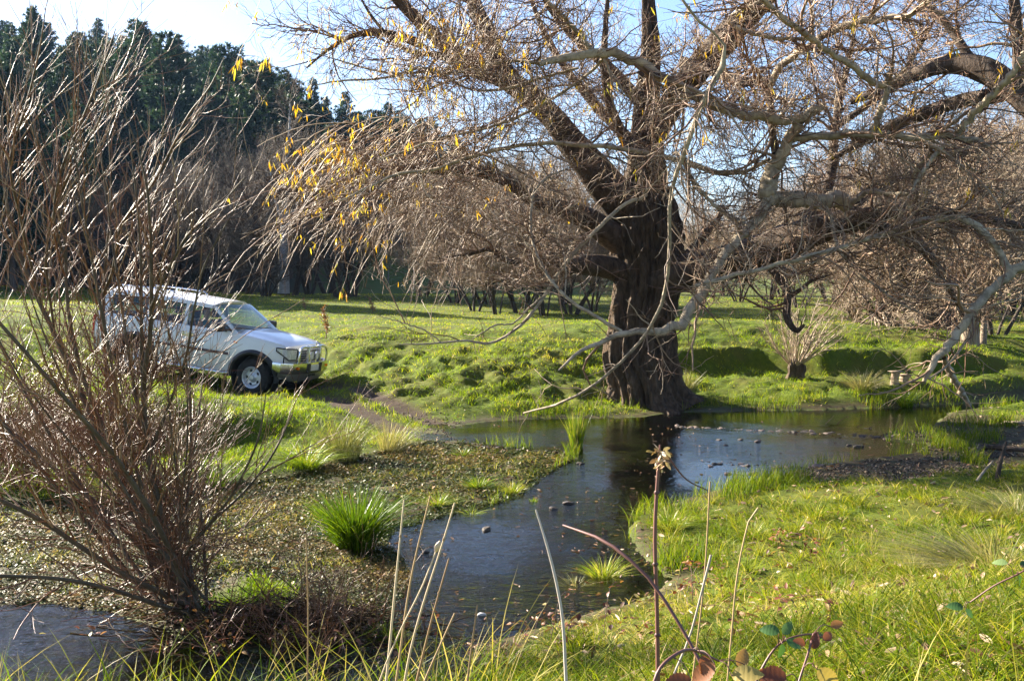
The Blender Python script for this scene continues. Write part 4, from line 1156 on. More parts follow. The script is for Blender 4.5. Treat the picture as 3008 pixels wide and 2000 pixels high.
# root flare and burls
zc = V[:, 2]; ang = np.arctan2(V[:, 1] - 21.4, V[:, 0] - np.interp(zc, tc[:, 2], tc[:, 0]))
fl = np.exp(-np.maximum(zc, 0) / 0.30) * (0.12 + 0.20 * np.maximum(0, np.sin(ang * 4 + 1.0)))
cx = np.interp(zc, tc[:, 2], tc[:, 0])
V[:, 0] = cx + (V[:, 0] - cx) * (1 + fl); V[:, 1] = 21.4 + (V[:, 1] - 21.4) * (1 + fl)
for (bx, by, br, bh) in ((1812, 905, .34, .20), (1800, 820, .22, .17), (1795, 1060, .3, .12), (1950, 930, .3, .12), (1960, 760, .35, .12), (1830, 1000, .4, .10), (1940, 680, .3, .10), (1850, 560, .3, .08), (1880, 1120, .35, .07)):
    p = at(bx, by, 21.4 - .55); d = np.linalg.norm(V - p, axis=1)
    n_ = nrm(np.stack([V[:, 0] - cx, V[:, 1] - 21.4, 0 * zc], -1)); V += n_ * (bh * np.exp(-(d / br) ** 2))[:, None]
nmesh("trunk", V - WB, Q, mat=m_willow_bark, parent=willow)

DARK = {   # thick dark limbs: px, py, depth, width
 "a": [(1850, 620, 21.3, 120), (1808, 574, 21.0, 112), (1702, 447, 20.6, 88), (1617, 340, 20.3, 72), (1489, 234, 20.0, 62), (1370, 187, 19.8, 50), (1276, 106, 19.6, 42), (1170, 0, 19.4, 34), (1060, -120, 19.2, 20)],
 "b": [(1530, 265, 20.1, 50), (1470, 190, 20.2, 56), (1436, 100, 20.4, 50), (1400, 30, 20.6, 44), (1370, -90, 20.8, 28)],
 "c": [(1860, 800, 21.3, 90), (1807, 790, 21.1, 72), (1716, 778, 20.6, 62), (1628, 781, 20.2, 44), (1566, 757, 20.0, 26), (1492, 768, 19.8, 18), (1440, 732, 19.7, 15), (1388, 744, 19.6, 11), (1310, 756, 19.5, 5)],
 "d": [(1870, 720, 21.3, 100), (1800, 690, 21.1, 84), (1711, 634, 20.8, 66), (1640, 612, 20.6, 52), (1574, 595, 20.4, 46), (1510, 544, 20.2, 42), (1404, 502, 20.0, 34), (1298, 500, 19.8, 26), (1123, 498, 19.5, 18), (960, 540, 19.2, 8)],
 "e": [(1880, 830, 21.3, 120), (2005, 800, 20.9, 116), (2140, 770, 20.3, 112), (2300, 712, 19.4, 104), (2459, 655, 18.4, 78), (2590, 628, 18.0, 46), (2747, 621, 17.8, 32), (2875, 640, 17.6, 26), (3030, 670, 17.4, 20)],
 "f": [(2470, 655, 18.4, 50), (2587, 672, 18.6, 42), (2683, 705, 19.0, 34), (2747, 775, 19.6, 28), (2790, 850, 20.2, 20), (2830, 930, 20.8, 12)],
 "g": [(1900, 440, 21.4, 70), (1960, 330, 21.0, 76), (2050, 200, 20.4, 80), (2115, 128, 20.0, 84), (2195, 50, 19.6, 76), (2290, -50, 19.2, 56), (2400, -180, 18.8, 30)],
 "h": [(2000, 770, 21.2, 30), (2050, 717, 21.4, 26), (2090, 665, 21.6, 22), (2127, 612, 21.8, 16)],
 "i": [(2240, 745, 19.6, 40), (2261, 781, 19.3, 27), (2312, 858, 19.0, 24), (2318, 947, 18.8, 22), (2340, 972, 18.7, 16), (2363, 954, 18.6, 8)],
 "j": [(2318, 872, 18.95, 16), (2352, 850, 18.9, 13), (2382, 826, 18.8, 10), (2440, 807, 18.6, 5)],
 "k": [(3060, 330, 17.5, 84), (2960, 250, 17.8, 76), (2897, 206, 18.0, 72), (2812, 186, 18.3, 58), (2705, 213, 18.8, 44), (2600, 262, 19.2, 30), (2500, 300, 19.6, 16)],
 "l": [(3040, 250, 17.6, 50), (2920, 280, 18.3, 48), (2812, 300, 18.8, 44), (2684, 345, 19.3, 36), (2560, 400, 19.8, 26), (2440, 470, 20.3, 14)],
 "m": [(2860, 190, 18.2, 30), (2790, 85, 18.5, 24), (2705, 0, 18.8, 20), (2620, -90, 19, 12)],
 "n": [(2995, 260, 17.6, 40), (2990, 120, 17.6, 34), (2978, 0, 17.6, 30), (2960, -140, 17.6, 20)],
 "o": [(1880, 300, 21.4, 40), (1800, 210, 21.0, 32), (1700, 120, 20.6, 26), (1620, 30, 20.2, 20), (1560, -80, 19.8, 10)],
 "p": [(2010, 190, 20.6, 40), (2085, 205, 19.6, 34), (2171, 239, 18.4, 28), (2256, 258, 17.2, 24), (2262, 300, 16.9, 22), (2268, 380, 16.7, 22), (2276, 450, 16.6, 20)],
 "q": [(1240, 130, 19.6, 30), (1180, 110, 19.5, 26), (1100, 96, 19.4, 22), (1030, 108, 19.3, 16), (960, 150, 19.2, 10), (900, 200, 19.1, 5)],
 "r": [(1500, 240, 20.0, 26), (1380, 215, 19.7, 22), (1290, 165, 19.4, 18), (1200, 150, 19.2, 14), (1100, 60, 19, 9), (1040, -40, 18.8, 5)],
 "s": [(1880, 480, 21.3, 40), (1830, 400, 20.8, 34), (1790, 300, 20.2, 28), (1775, 180, 19.8, 22), (1780, 60, 19.5, 16), (1790, -60, 19.3, 10)],
 "t": [(1870, 430, 21.2, 34), (1760, 320, 21.4, 30), (1690, 240, 21.6, 24), (1610, 120, 21.8, 18), (1560, 0, 22, 12)],
 "u": [(2460, 650, 18.4, 36), (2560, 560, 18.8, 30), (2660, 520, 19.2, 26), (2760, 470, 19.6, 20), (2880, 440, 20, 12)],
 "v": [(2300, 700, 19.4, 40), (2400, 620, 19.8, 34), (2440, 520, 20.2, 30), (2450, 400, 20.6, 26), (2470, 280, 21, 20), (2500, 150, 21.3, 14), (2520, 20, 21.6, 8)],
 "w": [(2440, 380, 20.7, 22), (2520, 330, 20.6, 20), (2640, 230, 20.4, 16), (2700, 140, 20.2, 12), (2760, 30, 20, 7)],
}
PALE = {
 "A": [(1583, 191, 15.2, 16), (1638, 179, 15.3, 22), (1740, 157, 15.5, 27), (1795, 157, 15.6, 28), (1872, 183, 15.8, 28), (2000, 258, 16.0, 28), (2064, 299, 16.1, 29), (2150, 333, 16.2, 30), (2256, 348, 16.3, 30), (2340, 350, 16.4, 30), (2392, 330, 16.5, 26), (2420, 312, 16.6, 18)],
 "A2": [(1745, 160, 15.5, 16), (1710, 110, 15.4, 15), (1664, 60, 15.2, 14), (1600, -5, 15.0, 12), (1540, -80, 14.8, 8)],
 "B": [(2250, 590, 16.7, 56), (2256, 560, 16.7, 54), (2265, 513, 16.7, 46), (2299, 449, 16.6, 36), (2325, 397, 16.5, 32), (2350, 355, 16.4, 30)],
 "C": [(2480, 600, 18.1, 52), (2461, 588, 17.8, 48), (2400, 592, 17.3, 46), (2342, 590, 17.0, 46), (2285, 584, 16.8, 46), (2250, 580, 16.7, 46)],
 "D": [(2256, 590, 16.7, 36), (2240, 625, 16.6, 32), (2203, 666, 16.4, 30), (2114, 775, 15.9, 28), (2043, 884, 15.5, 30), (1999, 952, 15.3, 30), (1955, 968, 15.2, 26), (1916, 973, 15.1, 24), (1832, 978, 15.0, 20), (1760, 1010, 14.9, 16), (1711, 1027, 14.8, 12), (1675, 1055, 14.7, 9), (1641, 1088, 14.6, 5)],
 "E": [(2330, 408, 16.5, 24), (2427, 397, 16.3, 24), (2555, 393, 16.1, 24), (2684, 402, 15.9, 23), (2812, 402, 15.7, 22), (2870, 415, 15.6, 17), (2905, 432, 15.5, 10)],
 "E2": [(2560, 395, 16.1, 22), (2590, 320, 15.9, 20), (2606, 260, 15.8, 20), (2611, 212, 15.7, 20)],
 "Fd": [(2606, 246, 15.8, 20), (2575, 246, 15.7, 20), (2513, 203, 15.5, 20), (2427, 145, 15.2, 19), (2342, 85, 14.9, 18), (2239, 0, 14.5, 16), (2150, -80, 14.2, 12)],
 "G": [(2812, 400, 15.7, 24), (2850, 350, 15.5, 22), (2880, 316, 15.3, 21), (2962, 231, 14.9, 20), (3030, 130, 14.6, 17)],
 "H": [(2258, 262, 17.2, 24), (2278, 214, 17.0, 23), (2342, 158, 16.7, 22), (2406, 115, 16.4, 22), (2483, 77, 16.1, 24), (2577, 56, 15.8, 20), (2662, 47, 15.5, 15), (2740, -5, 15.2, 10)],
 "I": [(1985, -30, 12.6, 7), (2040, 50, 12.7, 9), (2132, 150, 12.9, 11), (2132, 165, 12.9, 14), (2085, 256, 13.0, 14), (2043, 363, 13.1, 14), (2000, 470, 13.3, 13), (1970, 570, 13.5, 12), (1966, 690, 13.7, 11), (1965, 770, 13.9, 11), (1941, 896, 14.2, 10), (1884, 1000, 14.6, 10), (1788, 1095, 15.0, 9), (1711, 1152, 15.3, 8), (1628, 1190, 15.7, 7), (1538, 1213, 16.2, 4)],
 "Jl": [(1826, 973, 15.0, 12), (1760, 935, 15.0, 11), (1692, 896, 15.1, 10), (1615, 820, 15.3, 10), (1570, 730, 15.6, 9), (1558, 647, 15.9, 9), (1570, 564, 16.2, 8), (1609, 519, 16.5, 7), (1660, 500, 16.8, 5)],
 "Kl": [(1900, 572, 17.0, 10), (1807, 621, 16.6, 11), (1756, 673, 16.4, 11), (1660, 775, 16.2, 11), (1600, 865, 16.0, 10), (1534, 953, 15.8, 9), (1492, 984, 15.7, 8), (1447, 1008, 15.6, 8), (1371, 1001, 15.4, 7), (1301, 1005, 15.2, 6), (1232, 1012, 15.0, 5), (1173, 1012, 14.8, 3)],
 "K2": [(1600, 865, 16.0, 5), (1560, 900, 15.9, 6), (1503, 951, 15.7, 5), (1454, 956, 15.5, 5), (1388, 996, 15.4, 3)],
 "K3": [(1294, 1004, 15.2, 4), (1256, 974, 15.1, 4), (1180, 948, 14.9, 3), (1103, 925, 14.7, 2)],
 "Ll": [(2040, 840, 15.0, 9), (2095, 826, 15.0, 12), (2267, 781, 15.1, 13), (2459, 730, 15.2, 14), (2619, 679, 15.3, 16), (2715, 647, 15.4, 20), (2811, 641, 15.4, 22), (2875, 673, 15.3, 22), (2939, 743, 15.2, 20), (2971, 800, 15.1, 22)],
 "L2": [(3030, 770, 15.2, 36), (2964, 807, 15.1, 30), (2862, 909, 14.9, 26), (2798, 999, 14.8, 26), (2747, 1063, 14.7, 20), (2715, 1122, 14.6, 12)],
 "L3": [(2772, 1050, 15.6, 16), (2795, 1100, 16.2, 18), (2817, 1139, 16.8, 16), (2849, 1190, 17.4, 13)],
 "P1": [(930, 250, 16.2, 4), (1000, 238, 16.2, 6), (1128, 230, 16.2, 8), (1247, 200, 16.1, 9), (1319, 217, 16.0, 9), (1404, 200, 15.8, 10), (1510, 179, 15.6, 11), (1590, 186, 15.3, 12)],
 "P2": [(1110, 470, 16.6, 3), (1204, 438, 16.5, 6), (1298, 404, 16.4, 7), (1404, 383, 16.3, 8), (1510, 349, 16.2, 9), (1595, 306, 16.0, 9), (1680, 255, 15.9, 9), (1785, 165, 15.6, 10)],
 "P3": [(1000, 590, 17.0, 4), (1085, 549, 16.9, 7), (1170, 510, 16.8, 9), (1276, 498, 16.7, 11), (1361, 468, 16.6, 12), (1425, 447, 16.6, 12), (1510, 430, 16.6, 12), (1595, 421, 16.6, 12), (1702, 425, 16.6, 13), (1851, 442, 16.7, 14), (2003, 472, 16.8, 16), (2120, 510, 16.9, 16), (2200, 500, 17, 12), (2260, 470, 16.7, 14)],
 "P4": [(900, 150, 16.4, 3), (1000, 179, 16.3, 5), (1128, 213, 16.2, 7), (1298, 221, 16.1, 7), (1383, 264, 16.0, 7), (1480, 262, 15.9, 8), (1600, 226, 15.8, 8), (1700, 200, 15.6, 8)],
 "P5": [(2000, 470, 16.8, 8), (2085, 590, 16.7, 12), (2150, 640, 16.6, 14), (2205, 667, 16.4, 14)],
 "P6": [(2500, 600, 17.7, 14), (2560, 560, 17.2, 16), (2620, 570, 16.9, 14), (2680, 560, 16.6, 12), (2690, 500, 16.4, 9), (2760, 430, 16.2, 5)],
 "P7": [(2770, 430, 15.8, 14), (2720, 490, 15.6, 12), (2690, 540, 15.5, 9), (2670, 580, 15.4, 5)],
 "P8": [(2420, 600, 17.3, 8), (2440, 640, 17.0, 12), (2460, 720, 16.7, 12), (2520, 800, 16.4, 11), (2600, 860, 16.2, 9), (2680, 910, 16.0, 7), (2740, 930, 15.8, 4)],
 "P9": [(2240, 0, 15.8, 8), (2140, 60, 16.2, 12), (2260, 110, 16.2, 13), (2380, 115, 16.2, 13)],
}
D_P, D_R = {}, {}
crown_d = []
for k, pts in DARK.items():
    P, R = limb(pts, 34); D_P[k] = P; D_R[k] = R
    sd = 20 if R.max() > .1 else 10
    V, Q = bark_tube(P, R, sd, 0.22 if R.max() > .1 else .12, 2.2, ord(k))
    nmesh("limb", V - WB, Q, mat=m_limb_bark, parent=willow)
for k, pts in PALE.items():
    P, R = limb(pts, 34); D_P[k] = P; D_R[k] = R
    wob = np.random.RandomState(len(k) + ord(k[0])).normal(size=P.shape) * 0.016; wob[0] = wob[-1] = 0
    P = P + wob * np.clip(R / .06, .3, 1)[:, None]
    V, Q = bark_tube(P, R, 12, 0.26, 2.4, ord(k[0]) + 9)
    nmesh("branch", V - WB, Q, mat=m_pale_limb, parent=willow)

rng = np.random.RandomState(404)
AP = np.array(list(D_P.values())); AR = np.array(list(D_R.values()))
# side branches of every limb, then twigs on twigs
P1, R1 = spawn(rng, AP, AR, 380, (.18, 1), (.7, 2.6), (25, 75), 9, .5, .030, .35, .015, .20, rmin=.010)
P1b, R1b = spawn(rng, AP, AR, 760, (.15, 1), (.4, 1.5), (30, 80), 8, .4, .014, .4, .03, .22, rmin=.007)

def thin0(P, R):
    x, y = project(P[:, -1]); r = rng.rand(len(P))
    drop = ((y > 860) & (x > 850) & (x < 1790) & (r < .85)) | ((x > 1740) & (x < 2030) & (y > 600) & (r < .7)) | ((y > 950) & (r < .75))
    return P[~drop], R[~drop]
P1, R1 = thin0(P1, R1); P1b, R1b = thin0(P1b, R1b)
# curtains of long hanging twigs on the left side of the crown
n = 190
sx = rng.uniform(960, 1480, n); sy = rng.uniform(330, 640, n); Y0 = rng.uniform(17.2, 20.6, n)
S0 = at(sx, sy, Y0)
dirx = rng.uniform(-.75, -.15, n) - .3 * (sx < 1200); L = rng.uniform(1.0, 2.5, n)
K = 9; C = np.zeros((n, K, 3)); C[:, 0] = S0
d = nrm(np.stack([dirx, rng.normal(size=n) * .25, rng.uniform(-.5, .1, n)], -1))
for k in range(1, K):
    C[:, k] = C[:, k - 1] + d * (L / (K - 1))[:, None]
    d = nrm(d + rng.normal(size=(n, 3)) * .10 + np.array([0, 0, -.13]))
PH, RH = C, np.linspace(.009, .004, K)[None] * rng.uniform(.7, 1.2, n)[:, None]
keep = project(PH[:, -1])[1] < 985
PH, RH = PH[keep], RH[keep]

tw = Strands()
tw.add(P1, R1, 6, rng.uniform(.3, .8, len(P1))); tw.add(P1b, R1b, 5); tw.add(PH, RH, 4, rng.uniform(.25, .95, len(PH)))
q1, q1r = spawn(rng, P1, R1, 2700, (.1, 1), (.35, 1.3), (20, 65), 7, .6, .011, .5, -.01, .20, rmin=.006)
q2, q2r = spawn(rng, P1b, R1b, 3300, (.1, 1), (.3, 1.1), (20, 70), 7, .6, .010, .5, .0, .22, rmin=.0055)
q3, q3r = spawn(rng, PH, RH, 950, (.1, .95), (.3, .9), (15, 45), 6, .6, .008, .5, -.05, .13, rmin=.0045)
q4, q4r = spawn(rng, AP, AR, 1400, (.2, 1), (.3, 1.1), (40, 85), 7, .3, .009, .5, .06, .16, rmin=.0055)
def thin(P, R):
    """fewer twigs where the old tree has few: low over the meadow and in front of the bole"""
    x, y = project(P[:, -1]); x0, y0 = project(P[:, 0]); r = rng.rand(len(P))
    drop = ((np.maximum(y, y0) > 860) & (x > 850) & (x < 1790) & (r < .85)) | ((x > 1740) & (x < 2030) & (y > 600) & (r < .72)) | ((np.maximum(y, y0) > 900) & (x >= 1790) & (x < 2500) & (r < .6)) | ((y > 1000) & (r < .7))
    return P[~drop], R[~drop]
q1, q1r = thin(q1, q1r); q2, q2r = thin(q2, q2r); q3, q3r = thin(q3, q3r); q4, q4r = thin(q4, q4r)
for (a, b) in ((q1, q1r), (q2, q2r), (q3, q3r), (q4, q4r)): tw.add(a, b, 3)
f1, f1r = spawn(rng, q1, q1r, 11000, (.1, 1), (.18, .65), (20, 65), 5, .7, .007, .6, -.01, .22, rmin=.0042)
f2, f2r = spawn(rng, q2, q2r, 9500, (.1, 1), (.18, .6), (20, 65), 5, .7, .007, .6, .0, .22, rmin=.0042)
f3, f3r = spawn(rng, q3, q3r, 1700, (.1, 1), (.15, .45), (15, 45), 4, .7, .006, .6, -.06, .15, rmin=.004)
f4, f4r = spawn(rng, q4, q4r, 4200, (.1, 1), (.15, .5), (20, 60), 4, .7, .006, .6, .02, .18, rmin=.004)
f1, f1r = thin(f1, f1r); f2, f2r = thin(f2, f2r); f4, f4r = thin(f4, f4r)
for (a, b) in ((f1, f1r), (f2, f2r), (f3, f3r), (f4, f4r)): tw.add(a, b, 3)
tw.build("twigs", m_wtwig, willow).data.transform(Matrix.Translation(Vector(-WB)))

def leaves_np(p, d, L, W, tint, rng, droop=0.15):
    """p base, d direction (n,3): slender leaves, folded along the middle"""
    n = len(p); s = nrm(np.cross(d, rng.normal(size=(n, 3)))); u = np.cross(s, d)
    L = np.broadcast_to(L, n)[:, None]; W = np.broadcast_to(W, n)[:, None]
    g = np.array([0, 0, -1.0]) * droop * L
    V = np.stack([p, p + d * L * .35 + s * W * .5 + u * W * .12, p + d * L * .75 + s * W * .35 + g * .5, p + d * L + g, p + d * L * .75 - s * W * .35 + g * .5, p + d * L * .35 - s * W * .5 + u * W * .12, p + d * L * .4 - u * W * .1, p + d * L * .75 + g * .5 - u * W * .05], 1)
    b = np.arange(n)[:, None] * 8
    Q = np.concatenate([b + np.array([0, 1, 6, 0])[None] * 0 + np.array([1, 2, 7, 6]), b + np.array([6, 7, 4, 5])])
    T = np.concatenate([b + np.array([0, 1, 6]), b + np.array([0, 6, 5]), b + np.array([2, 3, 7]), b + np.array([7, 3, 4])])
    return V.reshape(-1, 3), Q, T, np.repeat(tint, 8)

tips = np.concatenate([f1[:, -1], f3[:, -1], q1[:, -1], q3[:, -1], f2[:, -1]])
tx_, ty_ = project(tips)
wgt = 1.3 * np.exp(-((tx_ - 940) / 105) ** 2 - ((ty_ - 430) / 130) ** 2) + .16 * np.exp(-((tx_ - 1300) / 380) ** 2 - ((ty_ - 200) / 260) ** 2) + .25 * np.exp(-((tx_ - 1020) / 110) ** 2 - ((ty_ - 720) / 150) ** 2) + .035 * (ty_ < 620) + .5 * np.exp(-((tx_ - 1100) / 220) ** 2 - ((ty_ - 150) / 120) ** 2) + .10 * np.exp(-((tx_ - 2050) / 130) ** 2 - ((ty_ - 90) / 160) ** 2)
pick = rng.choice(len(tips), 700, replace=False, p=wgt / wgt.sum())
bp, bd = [], []
for t in tips[pick]:
    for q in range(rng.randint(2, 7)):
        bp.append(t + rng.normal(size=3) * .035); bd.append(nrm(np.array([rng.normal() * .45, rng.normal() * .45, -1.0 + rng.normal() * .25])))
hero = [(690, 195, 12.5, 12), (770, 195, 13.5, 8), (875, 165, 14, 5), (905, 175, 14, 4), (745, 55, 13, 4), (655, 45, 13, 3), (1185, 440, 15, 9), (905, 270, 14.5, 4), (985, 105, 15, 4), (1025, 640, 16, 5), (1000, 860, 16.5, 6), (1115, 780, 16.5, 6), (975, 790, 16.5, 6), (1465, 150, 15, 7), (2500, 80, 14.5, 8), (2275, 420, 15.5, 3), (1790, 30, 15, 4), (2015, 40, 15, 8)]
hp = []
for (hx, hy, hY, hn) in hero:
    a = at(hx, hy, hY); top = a + np.array([rng.uniform(.1, .5), rng.uniform(-.1, .3), rng.uniform(.35, .9)])
    hp.append(resample(np.array([top, a + np.array([.10, 0, .25]), a]), 7))
    for q in range(hn):
        bp.append(a + (top - a) * rng.uniform(0, .25) + rng.normal(size=3) * .012); bd.append(nrm(np.array([rng.normal() * .38 - .1, rng.normal() * .3, -1.0])))
hp = np.array(hp)
ht = Strands(); ht.add(hp, np.tile(np.linspace(.004, .0025, 7), (len(hp), 1)), 4)
# each hanging spray is carried by a longer shoot that comes down from the crown
up_ = []
for c in hp:
    e = c[0]; up_.append(resample(np.array([e + np.array([1.6 + rng.rand(), 1.5 + rng.rand(), 1.6 + rng.rand()]), e + np.array([.7, .6, .95]), e]), 10))
ht.add(np.array(up_), np.tile(np.linspace(.008, .004, 10), (len(up_), 1)), 4)
ht.build("hanging_shoots", m_wtwig, willow).data.transform(Matrix.Translation(Vector(-WB)))
bp, bd = np.array(bp), np.array(bd); n = len(bp)
V, Q, T, tt = leaves_np(bp, bd, rng.uniform(.08, .15, n), rng.uniform(.014, .024, n), rng.rand(n), rng)
nmesh("leaves", V - WB, Q, T, mat=m_wleaf, parent=willow, attrs={"tint": tt})
# ------------------------------------------------------------------ leafless willow bush standing in the creek, left foreground
m_bush_bark = barkmat("olive_brown_stem", (0.040, 0.029, 0.015), (0.115, 0.086, 0.047), (10, 10, 10), 0.4, 0.6, 0.006, spec=0.25)
m_bush_twig = twigmat("red_brown_shoots", [(0.0, (0.095, 0.032, 0.012)), (0.4, (0.16, 0.066, 0.026)), (0.75, (0.20, 0.12, 0.052)), (1.0, (0.29, 0.205, 0.105))], 0.40, 0.38)
STEMS = [
 [(585, 1800, 8.0, 34), (557, 1720, 8.0, 30), (517, 1645, 8.0, 27), (471, 1502, 8.0, 22), (436, 1330, 8.05, 20), (419, 1100, 8.1, 16), (415, 897, 8.1, 12), (413, 727, 8.1, 10), (403, 600, 8.1, 8), (390, 480, 8.1, 5), (380, 380, 8.1, 3)],
 [(424, 1150, 8.05, 14), (424, 1104, 8.0, 17), (441, 981, 7.95, 16), (445, 833, 7.9, 13), (440, 650, 7.85, 10), (430, 540, 7.8, 8), (405, 440, 7.8, 6), (368, 340, 7.8, 4), (330, 260, 7.8, 3)],
 [(570, 1790, 8.1, 32), (505, 1703, 8.2, 28), (436, 1548, 8.3, 24), (367, 1416, 8.4, 22), (304, 1300, 8.5, 21), (237, 1150, 8.6, 19), (161, 981, 8.7, 17), (110, 875, 8.75, 15), (64, 761, 8.8, 13), (25, 621, 8.8, 10), (8, 510, 8.8, 8), (0, 400, 8.8, 6), (12, 280, 8.8, 3)],
 [(560, 1780, 8.2, 28), (459, 1645, 8.4, 24), (402, 1502, 8.6, 22), (344, 1330, 8.8, 19), (321, 1157, 8.9, 16), (305, 981, 9.0, 13), (305, 854, 9.0, 11), (314, 727, 9.0, 9), (326, 600, 9.0, 7), (322, 450, 9.0, 5), (312, 300, 9.0, 4), (298, 120, 9.0, 2.5)],
 [(600, 1810, 7.9, 26), (517, 1762, 7.8, 22), (344, 1674, 7.6, 20), (230, 1600, 7.5, 18), (115, 1525, 7.4, 16), (0, 1467, 7.3, 14), (-140, 1380, 7.2, 10), (-260, 1260, 7.1, 6)],
 [(600, 1815, 7.8, 22), (470, 1777, 7.6, 18), (287, 1720, 7.3, 16), (200, 1703, 7.2, 15), (0, 1691, 7.0, 13), (-150, 1690, 6.9, 9)],
 [(580, 1790, 8.0, 14), (534, 1674, 7.9, 12), (608, 1548, 7.7, 10), (672, 1467, 7.6, 9), (723, 1375, 7.5, 8), (763, 1272, 7.4, 7), (781, 1157, 7.4, 3)],
 [(585, 1790, 8.1, 14), (551, 1617, 8.2, 11), (631, 1525, 8.2, 10), (717, 1444, 8.2, 9), (804, 1330, 8.2, 7), (861, 1209, 8.2, 3)],
 [(590, 1800, 8.0, 26), (540, 1700, 7.8, 22), (440, 1500, 7.5, 20), (330, 1330, 7.3, 18), (200, 1180, 7.1, 16), (80, 1040, 7.0, 14), (-40, 900, 6.9, 10), (-140, 740, 6.8, 6)],
 [(580, 1795, 8.1, 24), (480, 1680, 8.3, 20), (330, 1520, 8.5, 18), (190, 1400, 8.7, 16), (60, 1290, 8.9, 14), (-60, 1180, 9.0, 10), (-160, 1050, 9.1, 6)],
 [(500, 1690, 8.2, 18), (400, 1430, 8.3, 16), (270, 1180, 8.3, 15), (215, 1000, 8.3, 14), (195, 850, 8.3, 12), (190, 700, 8.3, 10), (150, 540, 8.3, 8), (110, 420, 8.3, 5), (90, 300, 8.3, 3)],
 [(440, 1330, 8.05, 13), (500, 1180, 8.0, 10), (545, 1050, 7.9, 9), (572, 900, 7.8, 8), (600, 780, 7.8, 6), (640, 700, 7.8, 5), (700, 600, 7.8, 3)],
 [(305, 860, 9.0, 10), (330, 800, 8.8, 12), (357, 663, 8.6, 11), (447, 544, 8.4, 10), (510, 425, 8.3, 9), (553, 340, 8.2, 8), (617, 255, 8.1, 6), (659, 170, 8.1, 3)],
 [(190, 760, 8.3, 10), (160, 640, 8.2, 9), (180, 500, 8.1, 9), (230, 380, 8.0, 8), (290, 230, 7.9, 6), (340, 85, 7.8, 3)],
 [(445, 900, 7.9, 10), (500, 780, 7.8, 9), (560, 680, 7.7, 8), (640, 610, 7.6, 6), (720, 520, 7.5, 3)],
 [(120, 890, 8.7, 10), (60, 640, 8.4, 10), (30, 480, 8.2, 9), (80, 300, 8.1, 7), (120, 120, 8.0, 5), (135, 20, 8.0, 3)],
 [(160, 980, 8.7, 9), (140, 700, 8.3, 9), (200, 520, 8.2, 9), (260, 420, 8.1, 7), (300, 330, 8.0, 5), (345, 190, 8.0, 3)],
]
bl = [limb([(a, b, c, d * .85) for a, b, c, d in s], 34) for s in STEMS]
BP_ = np.array([b[0] for b in bl]); BR_ = np.array([b[1] for b in bl])
rng = np.random.RandomState(909)
# more stems of the same kind filling the fan towards the left
ext, extr = [], []
for k in range(16):
    a = rng.uniform(-200, 640); top = rng.uniform(150, 1250)
    if a > 420: top = rng.uniform(1000, 1300)
    Y = rng.uniform(7.2, 9.4)
    b0 = (560 + rng.uniform(-110, 90), 1790 + rng.uniform(-15, 30), 8.0 + rng.uniform(-.35, .35))
    w = rng.uniform(8, 16)
    p, r = limb([(*b0, w), (b0[0] + (a - b0[0]) * .35 + rng.uniform(-30, 10), 1795 + (top - 1795) * .30, 8 + (Y - 8) * .35, w * .85), (b0[0] + (a - b0[0]) * .75, 1795 + (top - 1795) * .66, 8 + (Y - 8) * .7, w * .55), (a, top, Y, 2.5)], 34)
    ext.append(p); extr.append(r)
BP2 = np.concatenate([BP_, ext]); BR2 = np.concatenate([BR_, extr])
BB = np.array(at(590, 1800, 8.0))
bush = empty("willow_bush", tuple(BB)); tag(bush, "leafless willow bush with reddish shoots fanning out of the creek in front of the car", "bush")
for p, r in zip(BP2, BR2):
    V, Q = bark_tube(p, r, 10, .10, 2.0, int(abs(p[0, 0]) * 100) % 50)
    nmesh("stem", V - BB, Q, mat=m_bush_bark, parent=bush)
b1, b1r = spawn(rng, BP2, BR2, 420, (.15, .97), (.4, 1.5), (18, 50), 10, .55, .0075, .35, .035, .07, bias=(.14, 0, .12), rmin=.003)
b2, b2r = spawn(rng, b1, b1r, 1300, (.1, .95), (.2, .75), (15, 45), 8, .65, .0045, .5, .03, .07, bias=(.10, 0, .10), rmin=.0022)
b3, b3r = spawn(rng, BP2, BR2, 480, (.05, .8), (.15, .7), (25, 70), 8, .3, .004, .5, .04, .10, bias=(.10, 0, .10), rmin=.002)
b4, b4r = spawn(rng, b2, b2r, 1100, (.2, .95), (.08, .35), (15, 45), 5, .7, .003, .6, .02, .08, rmin=.0017)
lo, lor = spawn(rng, BP2, BR2, 900, (.02, .55), (.2, .8), (25, 80), 8, .3, .004, .5, .02, .14, rmin=.002)
s_ = Strands()
s_.add(b1, b1r, 6, rng.uniform(.35, 1, len(b1))); s_.add(b2, b2r, 5); s_.add(b3, b3r, 4, rng.uniform(0, .6, len(b3))); s_.add(b4, b4r, 4, rng.uniform(0, .6, len(b4))); s_.add(lo, lor, 4, rng.uniform(0, .5, len(lo)))
s_.build("shoots", m_bush_twig, bush).data.transform(Matrix.Translation(Vector(-BB)))

